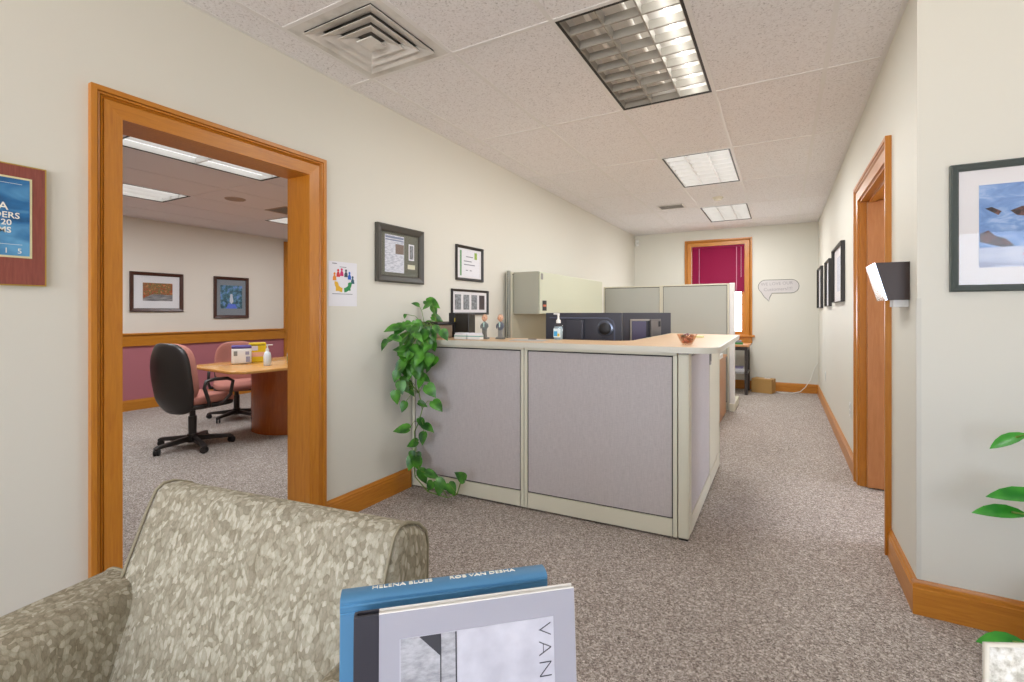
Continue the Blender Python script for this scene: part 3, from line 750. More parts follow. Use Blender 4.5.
# counter top: L with rounded outer corner
def counter_outline(off=0):
    o = off
    p = [(-2.40, 2.70+o), (-.46, 2.80+o)]
    p += [(-.44+(.14-o)*math.sin(R(a)), 2.945-(.14-o)*math.cos(R(a))) for a in range(10, 91, 10)]
    p += [(-.315-o, 4.56-o), (-.90+o, 4.62-o)]
    cx, cy, r = -1.05, 3.35, .15
    p += [(-.90+o, 3.38)] + [(cx+(r+o)*math.cos(R(-a)), cy+(r+o)*math.sin(R(-a))) for a in (10, 30, 50, 70)] + [(-1.1, 3.2-o), (-2.40, 3.16-o)]
    return p
t = thing('counter_top', 'L-shaped reception counter top of pale wood with cream edge', 'counter', (0, 0, 0))
out = counter_outline(0); inn = counter_outline(.012)
b = MB(); bm = b.bm
rows = [[bm.verts.new((p[0], p[1], z)) for p in q] for q, z in ((inn, 1.104), (out, 1.104), (out, 1.0705), (inn, 1.0705))]
k = len(out)
for a in range(4):
    A, B = rows[a], rows[(a+1) % 4]
    for i in range(k): bm.faces.new((A[i], A[(i+1) % k], B[(i+1) % k], B[i]))
bmesh.ops.recalc_face_normals(bm, faces=bm.faces)
b.build('edge_band', EDGE, t)
MB().poly(inn, 1.072, 1.105).build('top', COUNTERTOP, t)
# inner work surface under the counter
t = thing('work_surface', 'lower desk surface behind the reception counter holding the monitors', 'desk', (0, 0, 0))
MB().poly([(-2.38, 2.9), (-.54, 2.93), (-.54, 4.55), (-.95, 4.95), (-2.3, 4.95), (-2.3, 3.9), (-2.38, 3.9)], .71, .74).build('top', COUNTERTOP, t)
for x, y in ((-2.2, 3.0), (-.65, 3.05), (-2.2, 4.8), (-1.1, 4.8)):
    MB().box(x-.025, y-.025, 0, x+.025, y+.025, .71).build('leg', GREYPOST, t)
# monitors seen from behind
def monitor(label, c, yaw, w, h, zt, round_logo):
    t = thing('monitor', label, 'monitor', (c[0], c[1], .74), yaw)
    z1 = zt-.74; z0 = z1-h
    MB().box(-w/2, 0, z0, w/2, .03, z1, .006).build('screen_housing', MONITOR, t)
    MB().box(-w/2+.012, .03, z0+.014, w/2-.012, .032, z1-.012).build('screen', MONITOR2, t)
    if round_logo:
        MB().box(-w*.2, -.035, z0+.05, .02, 0, z1-.055, .01).build('back_bulge', MONITOR, t)
        b = MB(); b.box(-.44*w, -.008, z1-.048, .34*w, .001, z1-.036, .002); b.poly([(.34*w, z1-.036), (.4*w, z1-.06), (.42*w, z1-.1), (.42*w, z0+.02), (.405*w, z0+.02), (.405*w, z1-.1), (.385*w, z1-.065), (.335*w, z1-.048)], -.008, .001, 'y')
        b.build('trim_line', mat('monitor_trim', '#5c6070', .25), t)
        X = Matrix.Translation((w*.3, -.0, z1-.125)) @ Matrix.Diagonal((1.2, 1, 1.2, 1)) @ Matrix.Rotation(PI/2, 4, 'X')
        MB().lathe([(.055, 0), (.055, .008), (.05, .011), (.04, .011)], 24, X).build('hub_ring', mat('hub_steel', '#6a707f', .2, .7), t, 'auto')
        MB().lathe([(.04, 0), (.04, .02), (.03, .028), (.012, .03)], 24, X).build('hub', BLACKP, t, 'auto')
        MB().box(.0, -.042, z0+.12, .03, -.035, z0+.17, .002).build('port_cover', BLACKP, t)
    else:
        b = MB(); b.box(-w*.36, -.012, z0+.02, -w*.335, 0, z1-.06).box(-w*.36, -.012, z1-.075, .06, 0, z1-.06); b.build('trim_line', mat('monitor_trim2', '#a8a39a', .25), t)
        MB().box(-w*.33, -.02, z0+.02, -.02, 0, z1-.08, .004).build('stand_plate', mat('stand_violet', '#54506c', .3), t)
        MB().box(.02, -.03, z0+.05, w*.26, 0, z1-.06, .006).build('port_housing', mat('port_grey', '#6b6663', .35), t)
        b = MB(); b.box(.05, -.034, z0+.1, .1, -.03, z0+.15).box(w*.2, -.034, z1-.13, w*.24, -.03, z1-.08); b.build('port', BLACKP, t)
    MB().box(-.035, -.05, .03, .035, -.005, z0+.15, .006).build('stand_neck', BLACKP, t)
    MB().box(-.13, -.12, 0, .13, .09, .012, .004).build('stand_base', BLACKP, t)
monitor('large dark monitor seen from behind, with a round chrome hub, beside the sanitizer bottle', (-1.405, 3.66), 0, .65, .38, 1.295, True)
monitor('smaller dark monitor seen from behind, next to the glass candy bowl', (-1.1, 4.56), 40, .485, .38, 1.295, False)

# tall partition along the left wall with overhead bin
panel('tall cream wall panel along the left wall under the overhead bin', (-2.345, 4.16), (-2.345, 6.87), 1.705, fab=mat('cubicle_cream', '#bdbba6', .9), name='tall_divider')
t = thing('slotted_rail', 'slotted metal rail at the end of the tall wall panel', 'rail', (-2.37, 4.13, 0))
MB().box(-.008, -.008, 0, .025, .018, 1.712, .003).build('rail', mat('rail_grey', '#9a9a90', .4), t)
b = MB()
for k in range(34): b.box(.004, -.0095, .9+k*.024, .01, -.0075, .912+k*.024)
b.build('slot', DARK, t)
t = thing('overhead_bin', 'grey metal overhead storage bin with pale flip-up door on the left wall', 'storage bin', (-2.3435, 4.2, 1.28))
MB().box(0, 0, 0, .28, 1.86, .42, .006).build('body', CREAM_D, t)
MB().box(.28, .004, .004, .3, 1.856, .416, .006).build('door', BINDOOR, t)
b = MB(); b.box(.3, .05, .035, .3035, .14, .135, .001); lp = b.build('label_plate', BLACKP, t)
MB().box(.3035, .06, .075, .3045, .13, .095, xf=None).build('label_stripe', mat('label_orange', '#c56a4a', .5), lp)
MB().box(.3, .02, .34, .3035, .06, .4, .001).build('lock_plate', GREYPOST, t)
# far partition
panel('grey partition at the back of the workstation, on the left behind the big monitor', (-2.31, 6.9), (-1.474, 6.9), 1.675, fab=PANEL_G, name='tall_divider')
panel('grey partition in front of the window with a white end post', (-1.47, 6.9), (-.60, 6.9), 1.68, fab=PANEL_G, name='tall_divider')
t = thing('end_post', 'white end post closing the partition near the window', 'post', (-.565, 6.9, 0))
MB().box(-.032, -.005, .0, .032, .07, 1.685, .006).build('post', WHITEM, t)
MB().box(-.034, -.02, 0, .034, .69, .1, .004).build('foot', CREAM, t)
# wood desk inside the cubicle
t = thing('cubicle_desk', 'wood desk with solid side at the back of the workstation', 'desk', (0, 0, 0))
MB().box(-1.5, 5.2, .72, -.62, 6.86, .75, .004).build('top', DESKWOOD, t)
MB().box(-.655, 5.25, 0, -.63, 6.8, .72).build('side_panel', DESKWOOD, t)
MB().box(-1.49, 5.25, 0, -1.465, 6.8, .72).build('side_panel', DESKWOOD, t)
t = thing('reflection_tray', 'white tray shape standing in for a light reflection on the wood desk, under the counter end', 'tray', (-.72, 6.2, .75))  # white tray shape put in for a light reflection above the desk
b = MB(); b.box(-.1, -.15, 0, .1, .15, .006).box(-.1, -.15, .006, -.094, .15, .05).box(.094, -.15, .006, .1, .15, .05).box(-.094, .144, .006, .094, .15, .05)
b.build('tray', WHITEP, t); MB().box(-.09, -.14, .006, .09, .14, .03).build('reflection_fill', PAPER, t)
# table by the window
t = thing('side_table', 'small wood-topped table with dark legs and a lower shelf under the window', 'table', (-.74, 8.62, 0))
MB().box(-.32, -.3, .755, .3, .33, .785, .004).build('top', DESKWOOD, t)
b = MB(); b.box(-.3, -.28, .70, .28, -.26, .755).box(-.3, .29, .70, .28, .31, .755).box(.26, -.26, .70, .28, .29, .755).box(-.3, -.26, .70, -.28, .29, .755); b.build('apron', mat('table_dark', '#3c3330', .5), t)
for x in (-.28, .235):
    for y in (-.27, .27): MB().box(x-.0, y-.0, 0, x+.045, y+.04, .7).build('leg', mat('table_dark', '#3c3330', .5), t)
MB().box(-.3, -.27, .33, .28, .31, .348).build('shelf', mat('shelf_grey', '#8f8c8a', .5), t)
t = thing('paper_pile', 'stack of white paper on the lower shelf of the window table', 'paper', (-.66, 8.6, .35))
MB().box(-.12, -.15, 0, .14, .15, .05).build('sheets', PAPER, t); MB().box(-.1, -.14, .05, .12, .14, .066).build('folder', mat('folder_violet', '#8a86b0', .6), t)
t = thing('small_carton', 'small green and grey carton on the window table', 'carton', (-.6, 8.5, .785), 8)
MB().box(-.07, -.05, 0, .06, .05, .03).build('green_base', mat('carton_green', '#3f8a4c', .6), t); MB().box(-.06, -.045, .03, .04, .045, .065, .004).build('grey_lid', mat('carton_grey', '#858c96', .6), t)

# ------------------------------------------------------------------ things on the counter
CZ = 1.1055
t = thing('hand_sanitizer', 'clear pump bottle of hand sanitizer on the counter before the big monitor', 'sanitizer bottle', (-1.362, 3.09, CZ))
MB().lathe([(.028, 0), (.033, .006), (.033, .085), (.028, .105), (.014, .115), (.014, .122)], 20, sx=1.05, sy=.75).build('bottle', GLASSY, t, 'auto')
MB().lathe([(.027, .004), (.031, .01), (.031, .08), (.027, .095)], 20, sx=1.03, sy=.72).build('gel', mat('gel', '#cfe4ee', .1, trans=.6), t, 'auto')
b = MB(); b.box(-.026, -.0265, .02, .026, -.0245, .08, .001); lb = b.build('label_front', mat('label_white', '#e4f0f4', .5), t)
MB().box(-.022, -.028, .028, .004, -.0265, .062).build('blue_patch', mat('label_blue', '#3aa4d8', .5), lb); MB().box(.004, -.028, .026, .02, -.0265, .046).build('yellow_patch', mat('label_yellow', '#e4c94a', .5), lb)
b = MB(); b.lathe([(.016, .118), (.016, .14), (.008, .143), (.006, .17), (.009, .172), (.009, .186)], 14); b.box(-.036, -.006, .178, .008, .006, .188, .003); b.build('pump', WHITEP, t, 'auto')
def bowl_thing():
    t = thing('candy_bowl', 'small amber glass bowl of red and dark wrapped candies on the counter corner', 'bowl', (-.495, 3.03, CZ)); t.scale = (.88, .88, .95)
    MB().lathe([(.03, 0), (.034, .004), (.05, .03), (.064, .06), (.068, .066), (.064, .066), (.047, .032), (.03, .008), (.004, .007)], 24).build('glass_bowl', AMBER, t, True)
    random.seed(5)
    for k in range(34):
        a = random.uniform(0, 2*PI); q = random.random(); z = .014+.05*random.random(); r = (.02+.42*z)*math.sqrt(q)*.95
        mm = random.choice(['#9e3a2a', '#b0502f', '#8a3424', '#c0683c', '#6c2c22'])
        if z > .054: mm = random.choice(['#1e1c1c', '#262220', '#b8b2a8', '#7a2a22'])
        c = MB(); X = Matrix.Translation((r*math.cos(a), r*math.sin(a), z)) @ Euler((random.uniform(-.6, .6), random.uniform(-.6, .6), random.uniform(0, 3))).to_matrix().to_4x4()
        c.sup((.014, .008, .007), .7, nu=12, nv=8, xf=X)
        o = c.build('wrapped_candy', mat('candy'+mm, mm, .35), None, True); o.location = t.location; o.scale = t.scale
        tag(o, 'small wrapped candy in the amber glass bowl on the counter corner', 'candy', 'candies in the amber bowl')
bowl_thing()
t = thing('business_card_holder', 'white box of cards beside the bobblehead figures, left of its twin', 'card box', (-2.02, 2.86, CZ), 6)
MB().box(-.05, -.03, 0, .05, .03, .034, .002).build('box', WHITEP, t); MB().box(-.0505, -.0305, .02, .0505, .0305, .026).build('teal_band', mat('teal_band', '#5fa39a', .5), t)
MB().box(-.044, -.026, .034, .044, .026, .046).build('cards', PAPER, t)
c2 = copy_tree(t); c2.location = (-1.912, 2.87, CZ); c2['label'] = 'white box of cards right beside the suited bobblehead figure'
for o in (t, c2): o['group'] = 'card boxes on the counter'
t = thing('desk_speaker', 'black upright box with glossy front standing at the wall end of the counter', 'speaker', (-2.17, 3.085, CZ), 6)
MB().box(-.1, -.05, 0, -.045, .06, .19, .003).build('side_case', BLACKP, t)
MB().box(-.045, -.05, 0, .075, .06, .185, .003).build('case', mat('olive_black', '#2a2620', .25), t)
MB().box(-.049, -.0515, .12, -.043, -.05, .15).build('yellow_mark', mat('yellow_mark', '#c9b83a', .5), t)
def bobble(label, x, y, suit, tie, hair):
    t = thing('bobblehead_figure', label, 'figurine', (x, y, CZ), 10, 'bobblehead figures')
    MB().box(-.04, -.03, 0, .04, .03, .016, .005).build('base', mat('bob_base', '#6b6a64', .5), t)
    b = MB(); b.lathe([(.012, .014), (.014, .02), (.0115, .05), (.0135, .09)], 12, Matrix.Translation((-.011, 0, 0))); b.lathe([(.012, .014), (.014, .02), (.0115, .05), (.0135, .09)], 12, Matrix.Translation((.011, 0, 0)))
    b.box(-.022, -.026, .012, -.002, .008, .022, .004).box(.002, -.026, .012, .022, .008, .022, .004)
    b.build('legs', mat('bob_trouser'+suit, suit, .6), t, True)
    b = MB(); b.lathe([(.02, .08), (.025, .09), (.024, .115), (.028, .135), (.024, .15), (.01, .157), (.008, .168)], 16, sy=.7)
    for s in (-1, 1): b.tube([(s*.026, 0, .142), (s*.034, -.004, .118), (s*.028, -.016, .1)], .008, 8, [.009, .008, .006])
    bd = b.build('jacket', mat('bob_suit'+tie, '#6e7470' if tie == 'g' else '#5f6570', .6), t, True)
    MB().poly([(-.008, .155), (.008, .155), (.003, .11), (-.003, .11)], -.0215, -.017, 'y').build('shirt_front', mat('bob_shirt', '#b9d8d0', .6), t)
    b = MB(); b.ball((0, 0, .193), (.026, .026, .031)); b.ball((0, -.026, .19), (.004, .005, .006), 8)
    for s in (-1, 1): b.ball((s*.026, 0, .193), (.004, .006, .008), 8)
    b.build('head', mat('bob_skin', '#d9a787', .5), t, True)
    b = MB(); b.ball((0, .006, .204), (.0265, .024, .026)); b.build('hair', mat('bob_hair'+hair, hair, .6), t, True)
    b = MB()
    for s in (-1, 1): b.ball((s*.009, -.0235, .198), (.003, .003, .003), 8)
    b.build('eyes', BLACKP, t, True)
    t.scale = (.78, .78, .78)
    b = MB(); b.tube([(-.008, -.0235, .177), (0, -.0255, .175), (.008, -.0235, .177)], .0016, 6); b.build('mouth', mat('bob_mouth', '#a0524a', .5), t, True)
bobble('bobblehead figurine with pale shirt front standing beside the white card boxes', -1.885, 2.95, '#77756c', 'g', '#c9a184')
bobble('bobblehead figurine standing alone on the counter nearer the overhead bin', -1.775, 2.99, '#8c8a84', 'b', '#d2a98d')
t = thing('clipboard', 'flat grey papers lying on the counter between figurines and sanitizer', 'paper', (-1.52, 2.95, CZ), 8)
MB().box(-.12, -.08, 0, .12, .08, .003).build('sheet', mat('grey_sheet', '#b5b2ae', .6), t); MB().box(-.03, .06, .003, .03, .078, .008, .002).build('clip', STEELD, t)
t = thing('sticky_note_pad', 'small yellowish note pad on the counter behind the candy bowl', 'note pad', (-.55, 3.9, CZ), 20)
MB().box(-.03, -.03, 0, .03, .03, .016).build('pad', mat('note_yellow', '#e2d9a0', .7), t); MB().box(-.029, -.029, .016, .029, .029, .0165).build('top_sheet', mat('note_top', '#efe8bb', .7), t)

# ------------------------------------------------------------------ pothos
LV = [(-2.302, 2.877, 1.368, 0.134, 20), (-2.323, 2.7, 1.358, 0.066, 200), (-2.277, 2.903, 1.251, 0.098, 20), (-2.315, 2.581, 1.27, 0.036, 100), (-2.329, 2.458, 1.189, 0.11, 170), (-2.306, 2.364, 1.081, 0.086, 120), (-2.193, 2.483, 1.219, 0.065, 180), (-2.212, 2.364, 1.131, 0.095, 200), (-2.284, 2.553, 1.052, 0.112, 150), (-2.225, 2.62, 1.164, 0.095, 60), (-2.254, 2.761, 1.17, 0.106, 30), (-2.041, 2.62, 1.167, 0.11, 40), (-1.994, 2.62, 1.142, 0.088, 60), (-2.284, 2.62, 1.117, 0.103, 100), (-2.317, 2.524, 1.042, 0.101, 180), (-2.188, 2.61, 1.063, 0.101, 60), (-2.282, 2.55, 0.963, 0.112, 120), (-2.282, 2.652, 0.977, 0.115, 80), (-2.318, 2.526, 0.918, 0.101, 130), (-2.311, 2.486, 0.856, 0.089, 110), (-2.292, 2.596, 0.867, 0.102, 100), (-2.23, 2.609, 0.87, 0.109, 70), (-2.167, 2.655, 0.971, 0.079, 30), (-2.181, 2.62, 0.939, 0.081, 60), (-2.3, 2.528, 0.774, 0.101, 80), (-2.319, 2.495, 0.71, 0.102, 85), (-2.196, 2.655, 0.833, 0.103, 20), (-2.101, 2.608, 0.756, 0.115, 50), (-2.072, 2.642, 0.649, 0.111, 40), (-2.186, 2.626, 0.656, 0.079, 20), (-2.277, 2.497, 0.499, 0.122, 180), (-2.204, 2.629, 0.518, 0.086, 60), (-2.136, 2.624, 0.497, 0.101, 20), (-2.213, 2.65, 0.405, 0.096, 100), (-2.312, 2.652, 0.355, 0.097, 160), (-2.281, 2.617, 0.283, 0.069, 90), (-2.257, 2.657, 0.269, 0.069, 70), (-2.292, 2.612, 0.226, 0.11, 110), (-2.241, 2.628, 0.229, 0.109, 80), (-2.195, 2.636, 0.143, 0.118, 60), (-2.115, 2.643, 0.166, 0.117, 20), (-2.005, 2.61, 0.128, 0.114, 30), (-2.149, 2.65, 0.079, 0.086, 120), (-2.056, 2.639, 0.077, 0.093, 90), (-1.954, 2.65, 0.092, 0.101, 60), (-1.871, 2.628, 0.204, 0.099, 230), (-2.313, 2.654, 1.01, 0.111, 60), (-2.283, 2.519, 1.099, 0.107, 120), (-2.243, 2.641, 1.014, 0.11, 120), (-2.296, 2.55, 0.996, 0.104, 200), (-2.276, 2.593, 0.925, 0.109, 60), (-2.324, 2.437, 1.113, 0.088, 150), (-2.167, 2.62, 1.108, 0.103, 90), (-2.096, 2.62, 1.133, 0.102, 60), (-2.213, 2.623, 0.801, 0.091, 110), (-2.316, 2.588, 0.81, 0.091, 60), (-2.287, 2.878, 1.312, 0.083, 60), (-2.312, 2.813, 1.348, 0.096, 150), (-2.267, 2.814, 1.204, 0.101, 10)]
VINE = [(-2.24, 2.85, 1.21), (-2.25, 2.72, 1.2), (-2.268, 2.67, 1.138), (-2.268, 2.665, 0.953), (-2.262, 2.67, 0.722), (-2.232, 2.67, 0.61), (-2.262, 2.67, 0.515), (-2.304, 2.67, 0.44), (-2.298, 2.67, 0.325), (-2.313, 2.67, 0.23), (-2.298, 2.67, 0.116), (-2.18, 2.67, 0.03), (-2.01, 2.67, 0.02), (-1.928, 2.67, 0.06), (-1.888, 2.66, 0.159)]
t = thing('trailing_pothos', 'trailing green pothos in a striped pot at the wall end of the counter', 'potted plant', (0, 0, 0))
MB().box(-2.39, 2.8, CZ, -2.2, 2.99, CZ+.105, .012).build('pot', mat('pot_brown', '#8a7a66', .6), t)
b = MB()
for k in range(11):
    x = -2.384+.0168*k
    b.box(x, 2.7975, CZ+.05, x+.009, 2.9925, CZ+.102)
b.build('pot_stripe', mat('pot_stripe', '#d9d7cf', .5), t)
MB().box(-2.4, 2.79, CZ+.1, -2.19, 3.0, CZ+.118, .006).build('pot_rim', BLACKP, t)
MB().box(-2.385, 2.805, CZ+.11, -2.205, 2.985, CZ+.122).build('soil', SOIL, t)
th = math.degrees(.5115); cr, sr = math.cos(.5115), math.sin(.5115)
random.seed(3)
b = MB(); st = MB()
st.tube(VINE, .004, 6)
for k in range(42):
    z = random.uniform(.9, 1.2); LV.append((random.uniform(-2.34, -2.1)+(1.2-z)*.05, random.uniform(2.5, 2.64), z, random.uniform(.07, .11), random.choice((40, 60, 80, 100, 120, 150))))
for k in range(9):
    LV.append((random.uniform(-2.34, -2.22), random.uniform(2.55, 2.66), random.uniform(.62, .9), random.uniform(.06, .09), random.choice((50, 80, 110))))
for (x, y, z, L, a) in LV:
    a = R(a); r = math.cos(a); u = -math.sin(a)
    dep = random.uniform(-.55, .1)
    d = Vector((cr*r-sr*dep, sr*r+cr*dep, u)).normalized()
    up = Vector((sr*.6+random.uniform(-.35, .35), -cr*.6+random.uniform(-.35, .35), .75+random.uniform(-.2, .3)))
    L *= .95
    c = Vector((x, y, z)); p = c-d*L*.5
    for q in (0, 1):
        tip = p+d*L
        if tip.z < .012: d.z += (.012-tip.z)/L; d.normalize()
        if tip.x < XL+.02: d.x += (XL+.02-tip.x)/L; d.normalize()
    p.x = max(p.x, XL+.05); p.z = max(p.z, .02)
    b.leaf(p, d, up, L, L*.8, True, random.uniform(.05, .25))
    # petiole to nearest vine point
    best = min((Vector(v_) for v_ in VINE), key=lambda v_: (v_-p).length)
    mid = (best+p)/2+Vector((0, 0, .03 if best.z > .1 else .0))
    st.tube([best, mid, p], .0022, 5)
b.build('foliage', LEAF, t, True); st.build('stems', STEM, t, True)
# ------------------------------------------------------------------ big plant by the jog wall
t = thing('peace_lily', 'potted plant with long glossy green leaves between the jog wall and the right armchair', 'potted plant', (1.03, 2.3, 0))
MB().lathe([(.12, 0), (.135, .01), (.16, .26), (.168, .28), (.155, .28), (.15, .25), (.01, .24)], 28).build('pot', mat('terracotta', '#8c5a40', .7), t, 'auto')
MB().lathe([(.148, .23), (.005, .255)], 24).build('soil', SOIL, t)
lv = [((.815-1.06, .15, .855), (-.80, -.05, -.35), .12), ((.865-1.06, .12, .64), (-.95, -.1, .05), .17), ((.80-1.06, .1, .575), (-.95, -.12, .06), .15),
      ((-.13, .12, .57), (-.75, -.2, -.2), .14), ((-.375, -.25, .285), (-.9, -.4, .12), .13), ((.02, .15, .8), (-.1, .3, .7), .2), ((.1, -.1, .85), (.4, -.4, .5), .22), ((.2, .05, .7), (.9, .1, .2), .22),
      ((.05, .1, .95), (.1, .3, .8), .22), ((.15, -.2, .6), (.5, -.7, .1), .22), ((-.05, -.12, .78), (-.2, -.5, .6), .2), ((-.22, -.2, .17), (-.4, -.5, -.1), .13)]
b = MB(); st = MB()
for p, d, L in lv:
    d = Vector(d).normalized(); b.leaf(p, d, (.25, -.55, 1), L, L*.42, False, .25, .25)
    p = Vector(p); st.tube([(0, 0, .24), (p.x*.35, p.y*.35, .24+(p.z-.24)*.65+.05), p, p+d*L*.3], .004, 6)
b.build('foliage', LEAF2, t, True); st.build('stems', STEM, t, True)

# ------------------------------------------------------------------ armchair
def make_armchair(label, loc, rz):
    t = thing('armchair', label, 'armchair', loc, rz, None)
    # side profile of the back: front bottom, front top, rounded, rear
    prof = [(.15, .2), (.19, .46), (.262, .68), (.328, .84)]
    prof += [(.335+.012, .878), (.365, .89), (.392, .888), (.43, .87), (.46, .843), (.468, .815), (.465, .7), (.44, .45), (.425, .2)]
    MB().poly(prof, -.342, .342, 'x', bev=.024).build('backrest', FABRIC, t, 'auto')
    for s in (-1, 1):
        b = MB(); b.tube([(s*.333, y, z) for y, z in prof], .0035, 6); b.build('back_piping', FABRIC_PIPE, t, True)
    for s in (-1, 1):
        x0, x1 = (s*.272, s*.435)
        xa, xb = min(x0, x1), max(x0, x1)
        ap = [(xa, .2), (xb, .2)] + [(xb-.05+.05*math.cos(R(a)), .66+.05*math.sin(R(a))) for a in range(0, 91, 15)] + [(xa+.05-.05*math.sin(R(a)), .66+.05*math.cos(R(a))) for a in range(0, 91, 15)]
        arm = MB().poly(ap, -.37, .3, 'y', bev=.014).build('arm', FABRIC, t, 'auto')
        for yy in (-.362, .292):
            b = MB(); b.tube([(x, yy, z) for x, z in ap[1:]+ap[:1]], .0035, 6); b.build('arm_piping', FABRIC_PIPE, arm, True)
    MB().box(-.272, -.33, .18, .272, .2, .31, .02).build('seat_base', FABRIC, t, 'auto')
    MB().sup((.268, .29, .075), .35, xf=Matrix.Translation((0, -.075, .385))).build('seat_cushion', FABRIC, t, True)
    for x in (-.36, .36):
        for y in (-.31, .36):
            MB().lathe([(.018, 0), (.028, .2)], 12, Matrix.Translation((x*(1 if y < 0 else .65), y, 0))).build('leg', DARKWOOD, t, 'auto')
    return t
make_armchair('taupe leaf-patterned armchair in front of the wide doorway, behind the two books', (-.912, .285, 0), 8.5)
t = thing('ottoman', 'low patterned ottoman that carries the pale cushion by the green plant', 'ottoman', (.40, .88, 0), 27)
MB().box(-.24, -.22, .08, .26, .22, .45, .03, 3).build('seat', FABRIC, t, 'auto')
for x in (-.2, .22):
    for y in (-.18, .18): MB().lathe([(.016, 0), (.022, .085)], 12, Matrix.Translation((x, y, 0))).build('leg', DARKWOOD, t, 'auto')
CUSH = mat('cushion_fabric', '#d5d0c2', .95); cf = noise(CUSH, coords(CUSH), 110, 3, .6)
base(CUSH, ramp(CUSH, cf, [(.35, '#b9b3a4'), (.5, '#dcd8cc'), (.65, '#efece4')])); bump(CUSH, cf, .5, .006)
t = thing('cushion', 'pale woven cushion whose corner shows below the green plant leaves', 'cushion', (.406, .905, .465), 27)
def pil(p):
    q = min(1, (p.x/.205)**4+((p.z)/.21)**4)
    return Vector((p.x, p.y*(1-.86*q), p.z))
b = MB(); bm = b.bm; N = 16
for sgn in (-1, 1):
    V = {}
    for i in range(N+1):
        for j in range(N+1):
            u, w_ = -1+2*i/N, -1+2*j/N
            V[i, j] = bm.verts.new((u*.205, sgn*(.006+.05*((1-u**2)*(1-w_**2))**.8), .21+w_*.21))
    for i in range(N):
        for j in range(N): bm.faces.new((V[i, j], V[i+1, j], V[i+1, j+1], V[i, j+1]))
    if sgn == -1: V0 = V
ring = [(i, 0) for i in range(N)]+[(N, j) for j in range(N)]+[(N-i, N) for i in range(N)]+[(0, N-j) for j in range(N)]
for p, q in zip(ring, ring[1:]+ring[:1]): bm.faces.new((V0[p], V0[q], V[q], V[p]))
bmesh.ops.recalc_face_normals(bm, faces=bm.faces)
b.build('cover', CUSH, t, True)
b = MB(); b.tube([(-.205, 0, 0), (-.205, 0, .42), (.205, 0, .42), (.205, 0, 0), (-.205, 0, 0)], .0035, 8); b.build('piping', mat('cushion_piping', '#ddd6c6', .9), t, True)

# ------------------------------------------------------------------ books on a small side table
t = thing('side_table', 'small round dark side table under the two standing books', 'table', (-.29, .42, 0))
TZ = .715
MB().lathe([(.165, TZ-.025), (.17, TZ-.015), (.17, TZ-.005), (.165, TZ)], 36).build('top', DARKWOOD, t, 'auto')
MB().lathe([(.16, 0), (.16, .012), (.03, .03), (.022, .06), (.022, TZ-.05), (.05, TZ-.025)], 20).build('pedestal', DARKWOOD, t, 'auto')
def book_rot(yaw, lean): return (R(-lean), 0, R(yaw))
# blue book, resting on its fore edge with the spine up; local x along, -y toward viewer, z up
bk = thing('blue_book', 'blue hardcover book standing spine up behind the grey book', 'book', (-.329, .443, TZ+.002)); bk.rotation_euler = book_rot(42.5, 5)
w, h, th_ = .244, .262, .027
MB().box(-w/2, 0, 0, w/2, .003, h-.012, .001).box(-w/2, th_-.003, 0, w/2, th_, h-.012, .001).build('cover_board', BLUEB, bk)
sp = [(.0, h-.0185), (-.001, h-.013), (-.0005, h-.007)] + [(th_/2-(th_/2+.001)*math.cos(R(a)), h-.006+.006*math.sin(R(a))) for a in range(0, 181, 20)] + [(th_+.0005, h-.007), (th_+.001, h-.013), (th_, h-.0185), (th_-.004, h-.0155), (th_-.005, h-.009), (.005, h-.009), (.004, h-.0155)]
MB().poly(sp, -w/2, w/2, 'x').build('spine', BLUEB, bk, 'auto')
for zz in (.0185, .0105): MB().tube([(-w/2+.0005, -.0006, h-zz), (w/2-.0005, -.0006, h-zz)], .0014, 8).build('hinge_ridge', BLUEB, bk, True)
MB().box(-w/2+.004, .0035, .004, w/2-.004, th_-.0035, h-.012).build('page_block', PAGES, bk)
text('lettering', 'HELENA BLUES', .0092, (-.053, .0135, h+.0003), (0, 0, 0), TXTW, bk, sx=1.15)
text('lettering', 'ROB VAN DESHA', .0092, (.043, .0135, h+.0003), (0, 0, 0), TXTW, bk, sx=1.15)
# grey book, standing with black spine on the left
bk = thing('grey_book', 'grey photo book with black spine standing upright in front of the blue one', 'book', (-.292, .433, TZ+.002)); bk.rotation_euler = book_rot(42.5, 5)
w, h, th_ = .25, .257, .012
MB().box(-w/2+.026, .0002, 0, w/2, .003, h, .0006).build('front_cover', WHITEC, bk)
MB().box(-w/2+.026, -.0002, .0005, w/2-.0005, .0003, h-.0008).build('cover_sheet', GREYB, bk)
MB().box(-w/2+.026, th_-.003, 0, w/2, th_, h, .0006).build('back_cover', WHITEC, bk)
MB().box(-w/2+.004, .0035, .004, w/2-.004, th_-.0035, h-.008).build('page_block', PAGES, bk)
b = MB(); b.box(-w/2, -.0006, 0, -w/2+.0265, .0034, h-.0002, .001).box(-w/2, .0034, 0, -w/2+.0034, th_+.0004, h-.0002, .001).box(-w/2+.003, th_-.0034, 0, -w/2+.026, th_+.0004, h-.0002)
b.build('spine', BLACKC, bk)
CONC = mat('concrete_photo', '#a7a7ab', .6); base(CONC, ramp(CONC, noise(CONC, coords(CONC, (40, 40, 90)), 1, 5, .7), [(.35, '#8e8e93'), (.55, '#b2b2b7'), (.7, '#c6c6ca')]))
PALE = mat('pale_wall_photo', '#cfced8', .6); base(PALE, ramp(PALE, noise(PALE, coords(PALE), 26, 4), [(.35, '#b9b8c2'), (.65, '#cdccd5')]))
MB().box(-.077, -.0008, .05, .098, 0, h-.0285).build('cover_photo', PALE, bk)
MB().box(-.0762, -.0012, .05, -.016, -.0006, h-.029).build('concrete_wall', CONC, bk)
